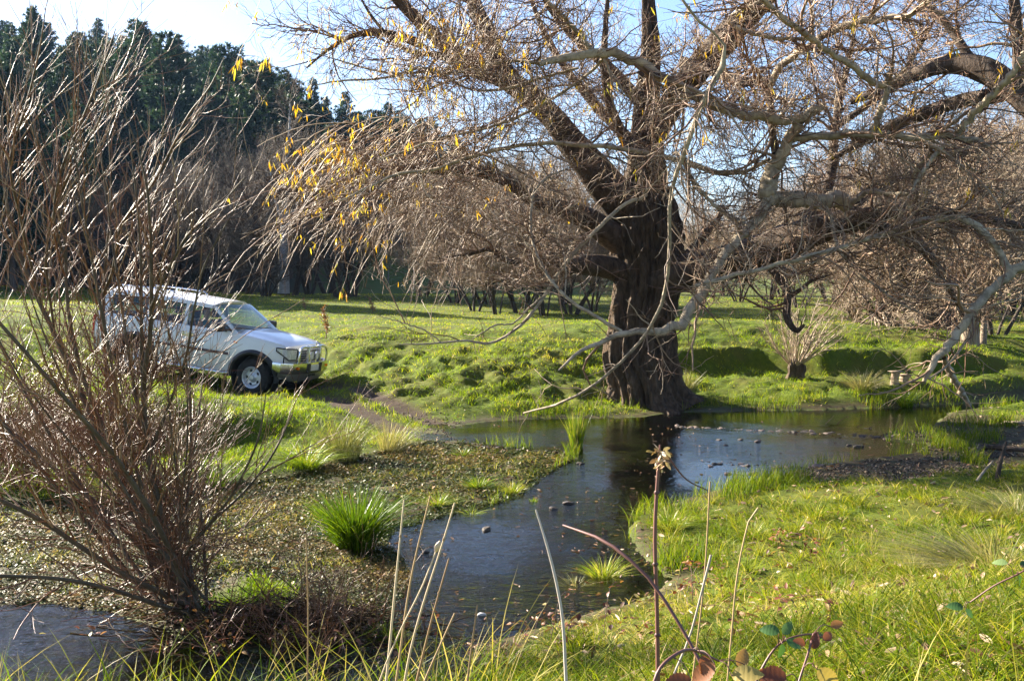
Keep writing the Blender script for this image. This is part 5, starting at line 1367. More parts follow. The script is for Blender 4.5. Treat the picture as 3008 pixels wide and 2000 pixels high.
# low tangle of flood-borne twigs and regrowth on the islet, right of the bush
TB = np.array(gz(985, 1880))
tang = empty("twig_tangle", tuple(TB)); tag(tang, "low dark tangle of reddish dead twigs on the islet right of the willow bush", "shrub")
rng = np.random.RandomState(33)
n = 46
K = 12; C = np.zeros((n, K, 3)); C[:, 0] = TB + rng.normal(size=(n, 3)) * np.array([.38, .22, 0]) + np.array([-.15, 0, -.05])
d = nrm(np.stack([rng.normal(size=n) * .55, rng.normal(size=n) * .4, rng.uniform(.4, 1.2, n)], -1)); L = rng.uniform(.35, 1.0, n)
for k in range(1, K):
    C[:, k] = C[:, k - 1] + d * (L / K)[:, None]; d = nrm(d + rng.normal(size=(n, 3)) * .16 + np.array([0, 0, .0]))
R = np.linspace(.007, .002, K)[None] * rng.uniform(.6, 1.2, n)[:, None]
s_ = Strands(); s_.add(C, R, 5, rng.uniform(0, .6, n))
c1, c1r = spawn(rng, C, R, 420, (.05, 1), (.12, .5), (25, 80), 7, .6, .0035, .5, .02, .2, rmin=.0017)
c2, c2r = spawn(rng, c1, c1r, 700, (.1, 1), (.06, .25), (25, 80), 5, .7, .003, .6, .0, .2, rmin=.0015)
s_.add(c1, c1r, 4, rng.uniform(0, .7, len(c1))); s_.add(c2, c2r, 3, rng.uniform(0, .7, len(c2)))
s_.build("twigs", m_bush_twig, tang).data.transform(Matrix.Translation(Vector(-TB)))
DB = np.array(gz(800, 1850))
deb = empty("flood_debris", tuple(DB)); tag(deb, "dark matted heap of sticks and dead grass caught at the foot of the willow bush", "debris heap")
n = 650
x0 = rng.normal(size=n) * .48 + .05; y0 = rng.normal(size=n) * .22; z0 = np.maximum(0, .20 - (x0 / 1.0) ** 2 * .2 - y0 ** 2) * rng.rand(n) + .01
a = rng.normal(size=n) * .8; L = rng.uniform(.12, .6, n); K = 6
dd = np.stack([np.cos(a), np.sin(a), rng.normal(size=n) * .25], -1)
C = np.stack([x0, y0, z0], -1)[:, None] + dd[:, None] * (np.linspace(-.5, .5, K)[None, :, None]) * L[:, None, None] + np.cumsum(rng.normal(size=(n, K, 3)) * .012, 1)
C[:, :, 2] = np.maximum(C[:, :, 2], 0.005)
s_ = Strands(); s_.add(C, np.linspace(.006, .0025, K)[None] * rng.uniform(.4, 1.3, n)[:, None], 4, rng.uniform(0, .5, n))
s_.build("sticks", twigmat("dead_sticks", [(0, (0.028, 0.017, 0.007)), (.6, (0.085, 0.053, 0.023)), (1, (.20, .14, .07))], .8, .12), deb)

# pollarded stump with a fan of thin shoots on the far bank
PB = np.array(gz(2335, 1118))
pol = empty("pollard_stump", tuple(PB)); tag(pol, "short pollard stump with a fan of thin pale shoots on the far bank", "stump")
tt = resample(np.array([(0, 0, -.2, .33), (0, 0, 0, .27), (.0, 0, .16, .18), (.02, 0, .30, .20), (.03, .02, .40, .16), (.05, .02, .47, .09), (.05, .02, .50, .01)]), 30)
V, Q = bark_tube(tt[:, :3], tt[:, 3], 40, .75, 2.2, 4); nmesh("stump", V, Q, mat=m_willow_bark, parent=pol)
n = 46; K = 12; C = np.zeros((n, K, 3)); aa = rng.rand(n) * 2 * pi; C[:, 0] = np.stack([np.cos(aa) * .12, np.sin(aa) * .12, np.full(n, .36)], -1)
sp_ = rng.uniform(.1, 1.3, n); d = nrm(np.stack([np.cos(aa) * sp_, np.sin(aa) * sp_, np.ones(n)], -1)); L = rng.uniform(.6, 1.9, n)
for k in range(1, K):
    C[:, k] = C[:, k - 1] + d * (L / K)[:, None]; d = nrm(d + rng.normal(size=(n, 3)) * .07 + np.array([0, 0, .04]))
R = np.linspace(.018, .006, K)[None] * rng.uniform(.5, 1.2, n)[:, None]
s_ = Strands(); s_.add(C, R, 5, rng.uniform(.4, 1, n)); c1, c1r = spawn(rng, C, R, 380, (.3, 1), (.15, .6), (20, 55), 6, .6, .007, .6, .0, .14, rmin=.0045); s_.add(c1, c1r, 3)
s_.build("shoots", m_tan_twig, pol)

# reddish scrub on the left bank behind the willow bush
def scrub(px, py, n, hgt, label, seed):
    r = np.random.RandomState(seed); B = np.array(gz(px, py)); e = empty("scrub_bush", tuple(B)); tag(e, label, "shrub", None)
    K = 12; C = np.zeros((n, K, 3)); C[:, 0] = r.normal(size=(n, 3)) * np.array([.30, .2, 0]); a = r.rand(n) * 7; sp = r.uniform(.1, 1.0, n)
    d = nrm(np.stack([np.cos(a) * sp, np.sin(a) * sp, np.ones(n)], -1)); L = r.uniform(.45, 1, n) * hgt
    for k in range(1, K):
        C[:, k] = C[:, k - 1] + d * (L / K)[:, None]; d = nrm(d + r.normal(size=(n, 3)) * .08 + np.array([.02, 0, .02]))
    R = np.linspace(.009, .002, K)[None] * r.uniform(.5, 1.2, n)[:, None]
    s = Strands(); s.add(C, R, 5, r.uniform(.2, .9, n)); c1, c1r = spawn(r, C, R, n * 9, (.15, 1), (.15, .6), (20, 50), 7, .6, .0045, .5, .03, .1, rmin=.0025); s.add(c1, c1r, 4, r.uniform(0, .8, len(c1)))
    c2, c2r = spawn(r, c1, c1r, n * 16, (.15, 1), (.08, .3), (20, 50), 5, .7, .003, .6, .03, .1, rmin=.002); s.add(c2, c2r, 3, r.uniform(0, .7, len(c2))); s.build("twigs", m_bush_twig, e)
scrub(60, 1440, 60, 1.5, "reddish leafless scrub at the left edge behind the willow bush", 1)
scrub(250, 1400, 55, 1.3, "reddish leafless scrub on the left bank seen through the willow bush", 2)
scrub(-120, 1380, 50, 1.7, "tall reddish scrub standing half outside the left edge", 3)
scrub(420, 1330, 34, .9, "low brown scrub on the left bank below the car's doors", 4)
scrub(130, 1260, 50, 1.4, "brown scrub at the left edge level with the car's rear wheel", 5)
# ------------------------------------------------------------------ grass
m_turf = leafmat("turf_blades", [(0.0, (0.040, 0.090, 0.003)), (0.35, (0.13, 0.215, 0.004)), (0.65, (0.25, 0.32, 0.005)), (0.85, (0.36, 0.37, 0.010)), (1.0, (0.42, 0.34, 0.09))], trans=0.5, rough=0.5, spec=0.12)
m_marsh = leafmat("marsh_grass_blades", [(0.0, (0.05, 0.10, 0.003)), (0.4, (0.145, 0.195, 0.008)), (0.7, (0.28, 0.27, 0.018)), (0.9, (0.42, 0.34, 0.09)), (1.0, (0.50, 0.40, 0.18))], trans=0.5, rough=0.5, spec=0.15)

def blades(p, H, W, dirv, bend, tint, rng, seg=2):
    """p (n,3) bases; dirv (n,2) lean direction; bend: how far the tip goes sideways, in blade heights"""
    n = len(p); az = rng.rand(n) * 2 * pi
    s = np.stack([np.cos(az), np.sin(az), np.zeros(n)], -1)
    ln = np.concatenate([dirv, np.zeros((n, 1))], 1)
    out = []
    for k in range(seg + 1):
        t = k / seg
        c = p + np.array([0, 0, 1.0]) * (H * (t - .25 * np.minimum(bend, 1.6) * t * t))[:, None] + ln * (H * bend * t ** 1.8)[:, None]
        if k < seg:
            w = (W * (1 - .55 * t ** 1.5) * .5)[:, None]; out += [c - s * w, c + s * w]
        else: out.append(c)
    V = np.stack(out, 1); m = V.shape[1]; b = np.arange(n)[:, None] * m
    Q = np.concatenate([b + np.array([2 * k, 2 * k + 1, 2 * k + 3, 2 * k + 2]) for k in range(seg - 1)]) if seg > 1 else None
    T = b + np.array([2 * seg - 2, 2 * seg - 1, 2 * seg])
    return V.reshape(-1, 3), Q, T, np.repeat(tint, m)

def stuff(name, parts, mat, kind="stuff"):
    Vs, Qs, Ts, As = [], [], [], []; o = 0
    for V, Q, T, a in parts:
        Vs.append(V); As.append(a)
        if Q is not None: Qs.append(Q + o)
        if T is not None: Ts.append(T + o)
        o += len(V)
    ob = nmesh(name, np.concatenate(Vs), np.concatenate(Qs) if Qs else None, np.concatenate(Ts) if Ts else None, mat=mat, attrs={"tint": np.concatenate(As)}, smooth=True)
    return tag(ob, kind=kind) if kind else ob

CARPOLY = [tuple(car_pt(x, y, 0))[:2] for x, y in ((2.2, -.9), (2.2, .9), (-2.5, .9), (-2.5, -.9))]
def grass_mask(x, y):
    z, dw, dc, dm, tr = height(x, y, True)
    g = sstep(.05, .45, np.minimum(dw, np.minimum(dc, dm))) * (1 - .93 * tr)
    dt = np.hypot(x - 2.75, y - 21.4)
    return g * sstep(.55, .9, dt), z, dw

rng = np.random.RandomState(2024)
def sample(n, y0, y1, pw, p0=-150, p1=3160):
    u = rng.rand(n); e = 1 - pw if abs(1 - pw) > 1e-3 else 1e-3
    y = (y0 ** e + u * (y1 ** e - y0 ** e)) ** (1 / e)
    x = (rng.uniform(p0, p1, n) - CX) / F * y
    return x, y

TURF = []
# turf of the field and of both far banks
x, y = sample(560000, 7.2, 70, 1.65)
near_right = ((x > 0.6) & (y < 17)) | ((y < 12.2) & (x > -.9))
g, z, dw = grass_mask(x, y)
cl = fbm(x * 1.1, y * 1.1, 60, 4); cl2 = fbm(x * 4.5, y * 4.5, 64, 3)
k = (rng.rand(len(x)) < g * np.clip(.05 + 1.7 * (cl2 - .15), 0.04, 1)) & ~near_right
x, y, z, cl, cl2 = x[k], y[k], z[k], cl[k], cl2[k]; n = len(x)
bank = sstep(27, 22, y)
H = (.022 + .05 * rng.rand(n) ** 1.5) * (.5 + 1.0 * cl2) * (1 + 1.1 * bank * sstep(.5, .62, cl)) * (1 + np.maximum(0, y - 25) / 70)
W = rng.uniform(.006, .013, n) * np.maximum(1, y / 19)
lean = rng.normal(size=(n, 2)); lean /= np.linalg.norm(lean, axis=1, keepdims=True)
tint = np.clip(.42 + (cl - .5) * 1.3 + (cl2 - .5) * 1.1 + rng.normal(size=n) * .17 + .06 * (y > 26) + .5 * (rng.rand(n) < .05) - .20 * ((y < 19) & (x < -.5)), 0, 1)  # last term darkens the left bank's blades, standing in for its shade
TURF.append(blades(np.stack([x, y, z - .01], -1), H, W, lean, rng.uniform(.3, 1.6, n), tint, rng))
# taller tufts along the banks' edges and hummocks
x, y = sample(115000, 12.2, 26, 1.0)
g, z, dw = grass_mask(x, y); tf = fbm(x * 1.7, y * 1.7, 91, 3)
k = (rng.rand(len(x)) < g * sstep(.50, .68, tf)) & ~((x > .6) & (y < 17))
x, y, z, dw = x[k], y[k], z[k], dw[k]; n = len(x)
lean = rng.normal(size=(n, 2)); lean /= np.linalg.norm(lean, axis=1, keepdims=True)
TURF.append(blades(np.stack([x, y, z - .01], -1), rng.uniform(.06, .19, n), rng.uniform(.007, .013, n), lean, rng.uniform(.4, 1.5, n), np.clip(rng.normal(size=n) * .18 + .5, 0, .95), rng))
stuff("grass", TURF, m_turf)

# marsh grass of the near right bank, and the long grass of the foreground
MARSH = []
x, y = sample(330000, 3.0, 16.5, 0.75, 1150, 3300)
g, z, dw = grass_mask(x, y)
cl = fbm(x * 1.4, y * 1.4, 160, 4); cl2 = fbm(x * 4.2, y * 4.2, 164, 3)
k = (rng.rand(len(x)) < g * np.clip(.06 + 1.7 * (cl2 - .25) * sstep(.36, .58, cl), .03, 1)) & (x > .1)
x, y, z, cl, cl2, dw = x[k], y[k], z[k], cl[k], cl2[k], dw[k]; n = len(x)
fg = sstep(8.5, 6.5, y)
H = (.04 + .13 * rng.rand(n) ** 1.5) * (.4 + 1.0 * cl2) * (1 - .3 * fg)
W = rng.uniform(.0035, .007, n) * np.maximum(.75, y / 9)
lean = rng.normal(size=(n, 2)) * .8 + np.array([-.35, 0]); lean /= np.linalg.norm(lean, axis=1, keepdims=True)
tint = np.clip(.42 + (cl2 - .5) * .6 + (.5 - cl) * 1.1 + rng.normal(size=n) * .20 - .10 * fg + .35 * (rng.rand(n) < .14), 0, 1)
MARSH.append(blades(np.stack([x, y, z - .008], -1), H, W, lean, rng.uniform(.4, 1.9, n), tint, rng, 3))
# fringe of fresh blades at the water's edge
x, y = sample(90000, 9, 22.5, 1.0, 1400, 3000)
z, dw, dc, dm, tr = height(x, y, True); cl = fbm(x * 1.3, y * 1.3, 260, 3)
k = (((dw > -.10) & (dw < .55) & (dm > .1)) | ((dm < .1) & (dw > .05) & (cl > .58) & (x > 6.2))) & (dc > .05) & (rng.rand(len(x)) < sstep(.42, .62, cl)) & (np.hypot(x - 2.75, y - 21.4) > .9)
x, y, z = x[k], y[k], z[k]; n = len(x)
lean = rng.normal(size=(n, 2)); lean /= np.linalg.norm(lean, axis=1, keepdims=True)
MARSH.append(blades(np.stack([x, y, np.maximum(z, -.04) - .01], -1), rng.uniform(.10, .32, n), rng.uniform(.005, .009, n) * np.maximum(1, y / 14), lean, rng.uniform(.1, .7, n), np.clip(.3 + rng.normal(size=n) * .2, 0, 1), rng, 3))
stuff("marsh_grass", MARSH, m_marsh)

FORE = []
# long foreground blades, left of centre and along the bottom
def fore(n, px0, px1, y0, y1, h0, h1, w0, w1, t0, ts, bend=(.2, .9), lx=0.0):
    y = rng.uniform(y0, y1, n); x = (rng.uniform(px0, px1, n) - CX) / F * y
    z, dw, dc, dm, tr = height(x, y, True)
    k = (dw > .02); x, y, z = x[k], y[k], z[k]; n = len(x)
    lean = rng.normal(size=(n, 2)) + np.array([lx, 0]); lean /= np.linalg.norm(lean, axis=1, keepdims=True)
    FORE.append(blades(np.stack([x, y, z - .01], -1), rng.uniform(h0, h1, n), rng.uniform(w0, w1, n), lean, rng.uniform(*bend, n), np.clip(rng.normal(size=n) * ts + t0, 0, 1), rng, 5))
fore(260, -300, 1250, 3.4, 5.6, .35, .85, .005, .012, .28, .25, (.2, 1.4))
fore(900, -300, 1300, 4.6, 6.0, .08, .3, .005, .010, .90, .08, (.6, 2))
fore(260, -300, 1500, 3.4, 5.8, .3, .8, .004, .009, .90, .08)
fore(1500, -300, 1500, 4.2, 5.9, .15, .5, .004, .010, .35, .3)
fore(1300, 1200, 3300, 2.6, 5.5, .12, .32, .004, .008, .35, .28, (.5, 1.6))
fore(150, 1000, 3200, 2.2, 3.6, .3, .58, .004, .008, .45, .3)
fore(5200, 1500, 3400, 3.0, 6.5, .08, .24, .003, .007, .30, .25, (.4, 1.5))
fore(6500, 1400, 3400, 3.0, 8.5, .04, .13, .004, .011, .93, .06, (.8, 2.0))
fore(3500, 1300, 3400, 3.0, 6.5, .05, .16, .006, .014, .25, .2, (.5, 1.6))      # flattened straw
# coarse tufts scattered over the near bank
ct = []
for _ in range(260):
    Yc = rng.uniform(3.2, 12); Xc = (rng.uniform(1450, 3300) - CX) / F * Yc
    if sdist(WATER, np.array([Xc]), np.array([Yc]))[0] < .15 or sdist(MUDFLAT, np.array([Xc]), np.array([Yc]))[0] < .1: continue
    m_ = rng.randint(16, 46); rr_ = rng.uniform(.03, .10); a_ = rng.rand(m_) * 7; q_ = np.sqrt(rng.rand(m_)) * rr_
    px_, py_ = Xc + np.cos(a_) * q_, Yc + np.sin(a_) * q_; zc_ = ground_at(Xc, Yc)
    FORE.append(blades(np.stack([px_, py_, np.full(m_, zc_ - .01)], -1), rng.uniform(.07, .22, m_) * rng.uniform(.7, 1.2), rng.uniform(.004, .009, m_), np.stack([np.cos(a_), np.sin(a_)], -1), rng.uniform(.3, 1.3, m_), np.clip(rng.uniform(.1, .75) + rng.normal(size=m_) * .12, 0, 1), rng, 5))
stuff("foreground_grass", FORE, m_marsh)

# ------------------------------------------------------------------ watercress mat in the shallows
m_cress = leafmat("watercress_leaf", [(0.0, (0.022, 0.036, 0.003)), (0.4, (0.052, 0.066, 0.005)), (0.7, (0.075, 0.055, 0.010)), (0.9, (0.14, 0.085, 0.022)), (1.0, (0.24, 0.165, 0.055))], trans=0.3, rough=0.52, spec=0.25)
x, y = sample(320000, 7.3, 17.6, 1.0, -250, 1750)
dc = sdist(CRESS, x, y); dw = sdist(WATER, x, y); z = height(x, y); cl = fbm(x * 1.2, y * 1.2, 300, 4); cl2 = fbm(x * 5, y * 5, 301, 3)
k = (dc < .12) & (dw > -.25) & (rng.rand(len(x)) < sstep(.30, .52, .5 * cl + .5 * cl2) * .95 + .03)
x, y, z, cl = x[k], y[k], z[k], cl[k]; n = len(x)
r = rng.uniform(.006, .019, n) * rng.uniform(.6, 1.2, n) * np.maximum(.8, y / 11)
c = np.stack([x, y, np.maximum(z, 0) + rng.uniform(.004, .06, n) * rng.rand(n)], -1)
nn = nrm(np.stack([rng.normal(size=n) * .38, rng.normal(size=n) * .38, np.ones(n)], -1)); u = nrm(np.cross(nn, rng.normal(size=(n, 3)))); v = np.cross(nn, u)
V = np.stack([c + (u * cos(a) + v * sin(a) * .85) * r[:, None] - nn * (r * (.25 if i % 2 else 0))[:, None] for i, a in enumerate(np.arange(6) * pi / 3)], 1)
b = np.arange(n)[:, None] * 6
stuff("watercress", [(V.reshape(-1, 3), np.concatenate([b + np.array([0, 1, 2, 3]), b + np.array([0, 3, 4, 5])]), None, np.repeat(np.clip(.42 + (cl - .5) * 1.5 + rng.normal(size=n) * .24, 0, 1), 6))], m_cress)

# thin green sprigs and drowned stalks standing in the mat
x, y = sample(60000, 7.4, 17.4, 1.0, -250, 1700)
dc = sdist(CRESS, x, y); g2 = fbm(x * 1.6, y * 1.6, 410, 3)
k = (dc < 0) & (rng.rand(len(x)) < sstep(.48, .72, g2)); x, y = x[k], y[k]; n = len(x); z = np.maximum(height(x, y), 0)
lean = rng.normal(size=(n, 2)); lean /= np.linalg.norm(lean, axis=1, keepdims=True)
brown = rng.rand(n) < .45
stuff("water_grass", [blades(np.stack([x, y, z - .01], -1), rng.uniform(.03, .13, n), rng.uniform(.003, .007, n), lean, rng.uniform(.3, 2, n), np.where(brown, rng.uniform(.85, 1, n), rng.uniform(.1, .6, n)), rng, 3)], m_marsh)

# dead leaves and stalks lying about
m_litter = leafmat("fallen_leaf", [(0.0, (0.06, 0.03, 0.018)), (0.4, (0.16, 0.08, 0.04)), (0.7, (0.28, 0.17, 0.09)), (1.0, (0.45, 0.36, 0.24))], trans=0.2, rough=0.6)
x, y = sample(9000, 3.0, 21.5, .9, -100, 3150)
z, dw, dc, dm, tr = height(x, y, True)
k = (dw > 0) & ((x > .3) | (dc < .2) | (dw < .6)); x, y, z = x[k], y[k], z[k]; n = len(x)
p = np.stack([x, y, np.maximum(z, 0) + rng.uniform(.005, .05, n)], -1)
d = nrm(np.stack([rng.normal(size=n), rng.normal(size=n), rng.normal(size=n) * .3], -1))
V, Q, T, tt = leaves_np(p, d, rng.uniform(.03, .11, n), rng.uniform(.012, .035, n), rng.rand(n), rng, .05)
x2, y2 = sample(2600, 7.0, 20, 1.0, 900, 2700); k = (sdist(WATER, x2, y2) < -.05) & (rng.rand(len(x2)) < sstep(.5, .62, fbm(x2 * 1.1, y2 * 1.1, 500, 3)) * .6 + .03); x2, y2 = x2[k], y2[k]; n2_ = len(x2)   # leaves afloat
V2, Q2, T2, t2 = leaves_np(np.stack([x2, y2, np.full(n2_, .006)], -1), nrm(np.stack([rng.normal(size=n2_), rng.normal(size=n2_), rng.normal(size=n2_) * .05], -1)), rng.uniform(.02, .08, n2_), rng.uniform(.008, .02, n2_), rng.rand(n2_) * .8, rng, .0)
stuff("leaf_litter", [(V, Q, T, tt), (V2, Q2, T2, t2)], m_litter)
# ------------------------------------------------------------------ tussocks, each a thing of its own
m_sedge = leafmat("sedge_blades", [(0.0, (0.030, 0.070, 0.003)), (0.5, (0.095, 0.165, 0.006)), (0.85, (0.24, 0.30, 0.012)), (1.0, (0.38, 0.32, 0.08))], trans=0.42, rough=0.4)
m_straw = leafmat("straw_blades", [(0.0, (0.13, 0.14, 0.035)), (0.4, (0.25, 0.23, 0.09)), (0.75, (0.40, 0.33, 0.16)), (1.0, (0.55, 0.47, 0.28))], trans=0.35, rough=0.5)
rng = np.random.RandomState(71)
def tussock(px, py, wpx, hpx, n, mat, tint, label, lean=(0, 0), bend=(.15, 1.0), w=.007, name="grass_tussock", cat="grass tuft", group=None, up=1.0):
    B = np.array(gz(px, py, .02)); B[2] = max(B[2], -.03)
    Y = B[1]; r = wpx / F * Y * .5; h = hpx / F * Y
    a = rng.rand(n) * 2 * pi; q = np.sqrt(rng.rand(n)); base = np.stack([np.cos(a) * q * r * .38, np.sin(a) * q * r * .38, np.full(n, -.03)], -1)
    out = np.stack([np.cos(a), np.sin(a)], -1) * (.35 + q[:, None]) + np.array(lean) + rng.normal(size=(n, 2)) * .3
    mag = np.linalg.norm(out, axis=1, keepdims=True)
    H = h * rng.uniform(.55, 1.15, n) * up
    bd = np.clip(rng.uniform(*bend, n) * mag[:, 0] * r / h, .03, 2.0)
    V, Q, T, t = blades(base, H, np.full(n, w) * rng.uniform(.6, 1.3, n), out / mag, bd, np.clip(tint + rng.normal(size=n) * .2, 0, 1), rng, 5)
    o = nmesh(name, V, Q, T, mat=mat, attrs={"tint": t}); o.location = tuple(B)
    return tag(o, label, cat, group)
tussock(1045, 1612, 270, 195, 950, m_sedge, .36, "big dark green sedge clump standing in the watercress right of the willow bush", bend=(.3, 1.3), w=.010, name="sedge_clump")
tussock(1694, 1326, 90, 112, 190, m_sedge, .75, "upright yellow green sedge tuft standing alone in the creek", bend=(.1, .7), w=.012, name="sedge_clump")
tussock(1775, 1715, 170, 82, 240, m_sedge, .82, "bright yellow green tuft in the creek near the near right bank", bend=(.4, 1.2), w=.007)
tussock(1690, 1742, 110, 48, 130, m_straw, .25, "small yellowing tuft just left of the bright tuft in the creek", bend=(.5, 1.3), w=.006)
tussock(1405, 1432, 100, 46, 260, m_sedge, .62, "low rounded bright green tuft at the edge of the watercress", bend=(.6, 1.4), w=.008)
tussock(1507, 1447, 90, 48, 170, m_sedge, .82, "small spiky yellow green tuft where the watercress meets open water", bend=(.6, 1.4), w=.008)
tussock(1287, 1482, 120, 50, 220, m_sedge, .70, "spreading bright tuft in the middle of the watercress mat", bend=(.7, 1.5), w=.007)
tussock(1385, 1508, 90, 34, 120, m_sedge, .70, "flat green tuft lying at the watercress edge in the stream", bend=(.9, 1.7), w=.007)
tussock(1566, 1482, 34, 28, 50, m_sedge, .6, "tiny green sprig standing in the open creek water", w=.008)
tussock(1362, 1338, 70, 34, 120, m_sedge, .6, "small green tuft on the muddy spit below the ford", bend=(.7, 1.5), w=.008)
tussock(1005, 1345, 260, 140, 520, m_straw, .12, "tall thin rush clump with pale tips on the left bank", bend=(.2, .9), w=.007, name="rush_clump")
tussock(1150, 1330, 170, 105, 330, m_straw, .42, "dry straw coloured tussock leaning towards the ford", lean=(.55, 0), bend=(.3, 1.1), w=.007)
tussock(900, 1370, 240, 90, 420, m_sedge, .65, "broad green tuft at the foot of the left bank", bend=(.6, 1.4), w=.009)
tussock(2535, 1150, 150, 78, 420, m_straw, .45, "drooping straw tussock on the far bank by the pale stumps", bend=(.6, 1.5), w=.011)
tussock(2012, 1165, 90, 88, 300, m_straw, .18, "brownish drooping tussock at the right foot of the big willow", bend=(.5, 1.3), w=.011)
tussock(2395, 1085, 120, 62, 260, m_straw, .40, "pale grass tuft behind the pollard stump", bend=(.5, 1.3), w=.011)
tussock(2885, 1690, 420, 175, 800, m_straw, .32, "large soft pale tussock combed over to the left on the near bank", lean=(-1.1, -.2), bend=(.6, 1.5), w=.007)
tussock(2975, 1520, 300, 110, 420, m_straw, .25, "pale fine grass tussock at the right edge behind the large soft one", lean=(-.6, 0), bend=(.6, 1.4), w=.007)
tussock(330, 1470, 260, 120, 400, m_straw, .45, "dry grass tussock on the left bank seen between the willow bush stems", bend=(.4, 1.4), w=.007)
tussock(640, 1420, 230, 80, 360, m_sedge, .5, "dark green tuft at the bank's foot just right of the willow bush", bend=(.6, 1.4), w=.008)
tussock(2660, 1195, 90, 62, 240, m_sedge, .55, "green waterside tuft below the pale stumps", bend=(.4, 1.2), w=.010)
tussock(1140, 1890, 130, 90, 170, m_sedge, .6, "green tuft at the tip of the islet beside the dark twigs", bend=(.5, 1.3), w=.006)
tussock(2210, 1575, 150, 60, 260, m_sedge, .85, "bright yellow green tuft in the middle of the near marsh grass", bend=(.5, 1.2), w=.006)
tussock(1960, 1545, 230, 70, 520, m_sedge, .75, "spreading green tuft at the point where the near bank meets the creek", bend=(.6, 1.4), w=.006)

# ------------------------------------------------------------------ stones, sticks, stumps
def rockmat(name, a, b): return barkmat(name, a, b, (9, 9, 9), .5, .7, .01)
m_stone = rockmat("dark_wet_stone", (0.018, 0.014, 0.011), (0.075, 0.058, 0.045))
m_stone2 = rockmat("brown_stone", (0.07, 0.05, 0.042), (0.20, 0.15, 0.12))
m_stone3 = rockmat("pale_stone", (0.30, 0.29, 0.27), (0.60, 0.58, 0.54))
def make_stone(seed, mat):
    import bmesh
    r = np.random.RandomState(seed); bm = bmesh.new(); bmesh.ops.create_icosphere(bm, subdivisions=3, radius=1)
    ax = r.uniform(.65, 1.1, 3) * np.array([1.25, 1, .55]); cuts = nrm(r.normal(size=(7, 3))); cd = r.uniform(.55, .85, 7)
    for v in bm.verts:
        p = np.array(v.co)
        for c_, d_ in zip(cuts, cd):
            e = p @ c_ - d_
            if e > 0: p = p - c_ * e * .85
        p = p * (1 + .06 * sin(p[0] * 5 + seed) * cos(p[1] * 6)); v.co = p * ax
    me = bpy.data.meshes.new("stone"); bm.to_mesh(me); bm.free()
    for p in me.polygons: p.use_smooth = True
    me.materials.append(mat)
    return me
STONE = [make_stone(i, m_stone if i < 4 else m_stone2) for i in range(7)]
PALE_S = make_stone(11, m_stone3)
def stone(p, s, me, label, group=None):
    o = bpy.data.objects.new("stone", me); COL.objects.link(o)
    o.location = (float(p[0]), float(p[1]), float(p[2]) + s * .02); o.scale = (s, s, s); o.rotation_euler = (rng.normal() * .2, rng.normal() * .2, rng.rand() * 7)
    return tag(o, label, "stone", group)
def row(pts, n, s0, s1, spread, label, group, water=True):
    c = resample(onz(*np.array(pts, float).T), 60)
    for i in range(n):
        p = c[rng.randint(60)] + rng.normal(size=3) * np.array([spread, spread * .55, 0]); p[2] = max(height(p[:1], p[1:2])[0], -.02)
        stone(p, rng.uniform(s0, s1) * (.5 + rng.rand()), STONE[rng.randint(7)], label, group)
row([(1985, 1252), (2100, 1258), (2200, 1262), (2330, 1268), (2450, 1274), (2560, 1282), (2640, 1288)], 190, .022, .06, .15, "small dark stone of the bar that crosses the pool", "stones of the bar across the pool")
row([(2045, 1352), (2120, 1360), (2200, 1366), (2300, 1370), (2400, 1372)], 85, .02, .055, .11, "small dark stone in the line breaking the water in front of the pool's near shore", "stones of the near line in the water")
row([(1340, 1302), (1450, 1316), (1560, 1324), (1680, 1334)], 60, .016, .045, .13, "small stone on the muddy edge below the ford", "stones at the muddy edge below the ford")
for px, py, s in ((2112, 1292, .055), (2175, 1292, .045), (2225, 1297, .07), (2132, 1308, .04), (2495, 1308, .05), (2522, 1313, .085), (2140, 1392, .05), (2212, 1392, .06), (2088, 1370, .05)):
    stone(onz(px, py, 0), s, STONE[rng.randint(7)], "lone dark stone poking out of the calm water between the two stone lines", "lone stones in the pool")
for px, py, s, lb in ((1430, 1556, .075, "dark twin topped stone in the middle of the shallow stream"), (1670, 1478, .075, "rounded dark stone in the rippled water below the upright sedge"), (1625, 1494, .05, "flat dark stone just left of the rounded one in the ripples"), (1665, 1352, .08, "dark stone at the end of the muddy spit beside the upright sedge"), (1705, 1362, .06, "low stone in the water right of the upright sedge"), (1248, 1622, .045, "small grey stone in the stream beside the big sedge clump")):
    stone(onz(px, py, 0), s, STONE[rng.randint(4)], lb)
stone(onz(1415, 1806, 0), .045, PALE_S, "pale shining stone in the dark near part of the stream")

# coarse gravel: nobody could count it
BAR = onz(*np.array([(1985, 1252), (2100, 1258), (2200, 1262), (2330, 1268), (2450, 1274), (2560, 1282), (2640, 1288)], float).T)
BAR2 = onz(*np.array([(2045, 1352), (2120, 1360), (2200, 1366), (2300, 1370), (2400, 1372)], float).T)
n = 16000
x, y = sample(n * 7, 8, 20.5, 1.0, 1180, 3200)
dm = sdist(MUDFLAT, x, y); dw = sdist(WATER, x, y); dr = np.minimum(ldist(RUT_FAR, x, y), ldist(RUT_NEAR, x, y))
k = (((dm < .15) & (dw > -.1)) & (rng.rand(len(x)) < sstep(.42, .55, fbm(x * 1.5, y * 1.5, 77, 3)))) | ((ldist(BAR, x, y) < .22) & (rng.rand(len(x)) < .8)) | ((ldist(BAR2, x, y) < .14) & (rng.rand(len(x)) < .8)) | ((dw < 0) & (dw > -.5) & (y < 17) & (rng.rand(len(x)) < .10 * sstep(.45, .6, fbm(x * 2, y * 2, 78, 3)))) | ((dr < .5) & (y < 19.6) & (dw > -.15) & (rng.rand(len(x)) < .5))
x, y = x[k][:n], y[k][:n]; n = len(x); z = height(x, y)
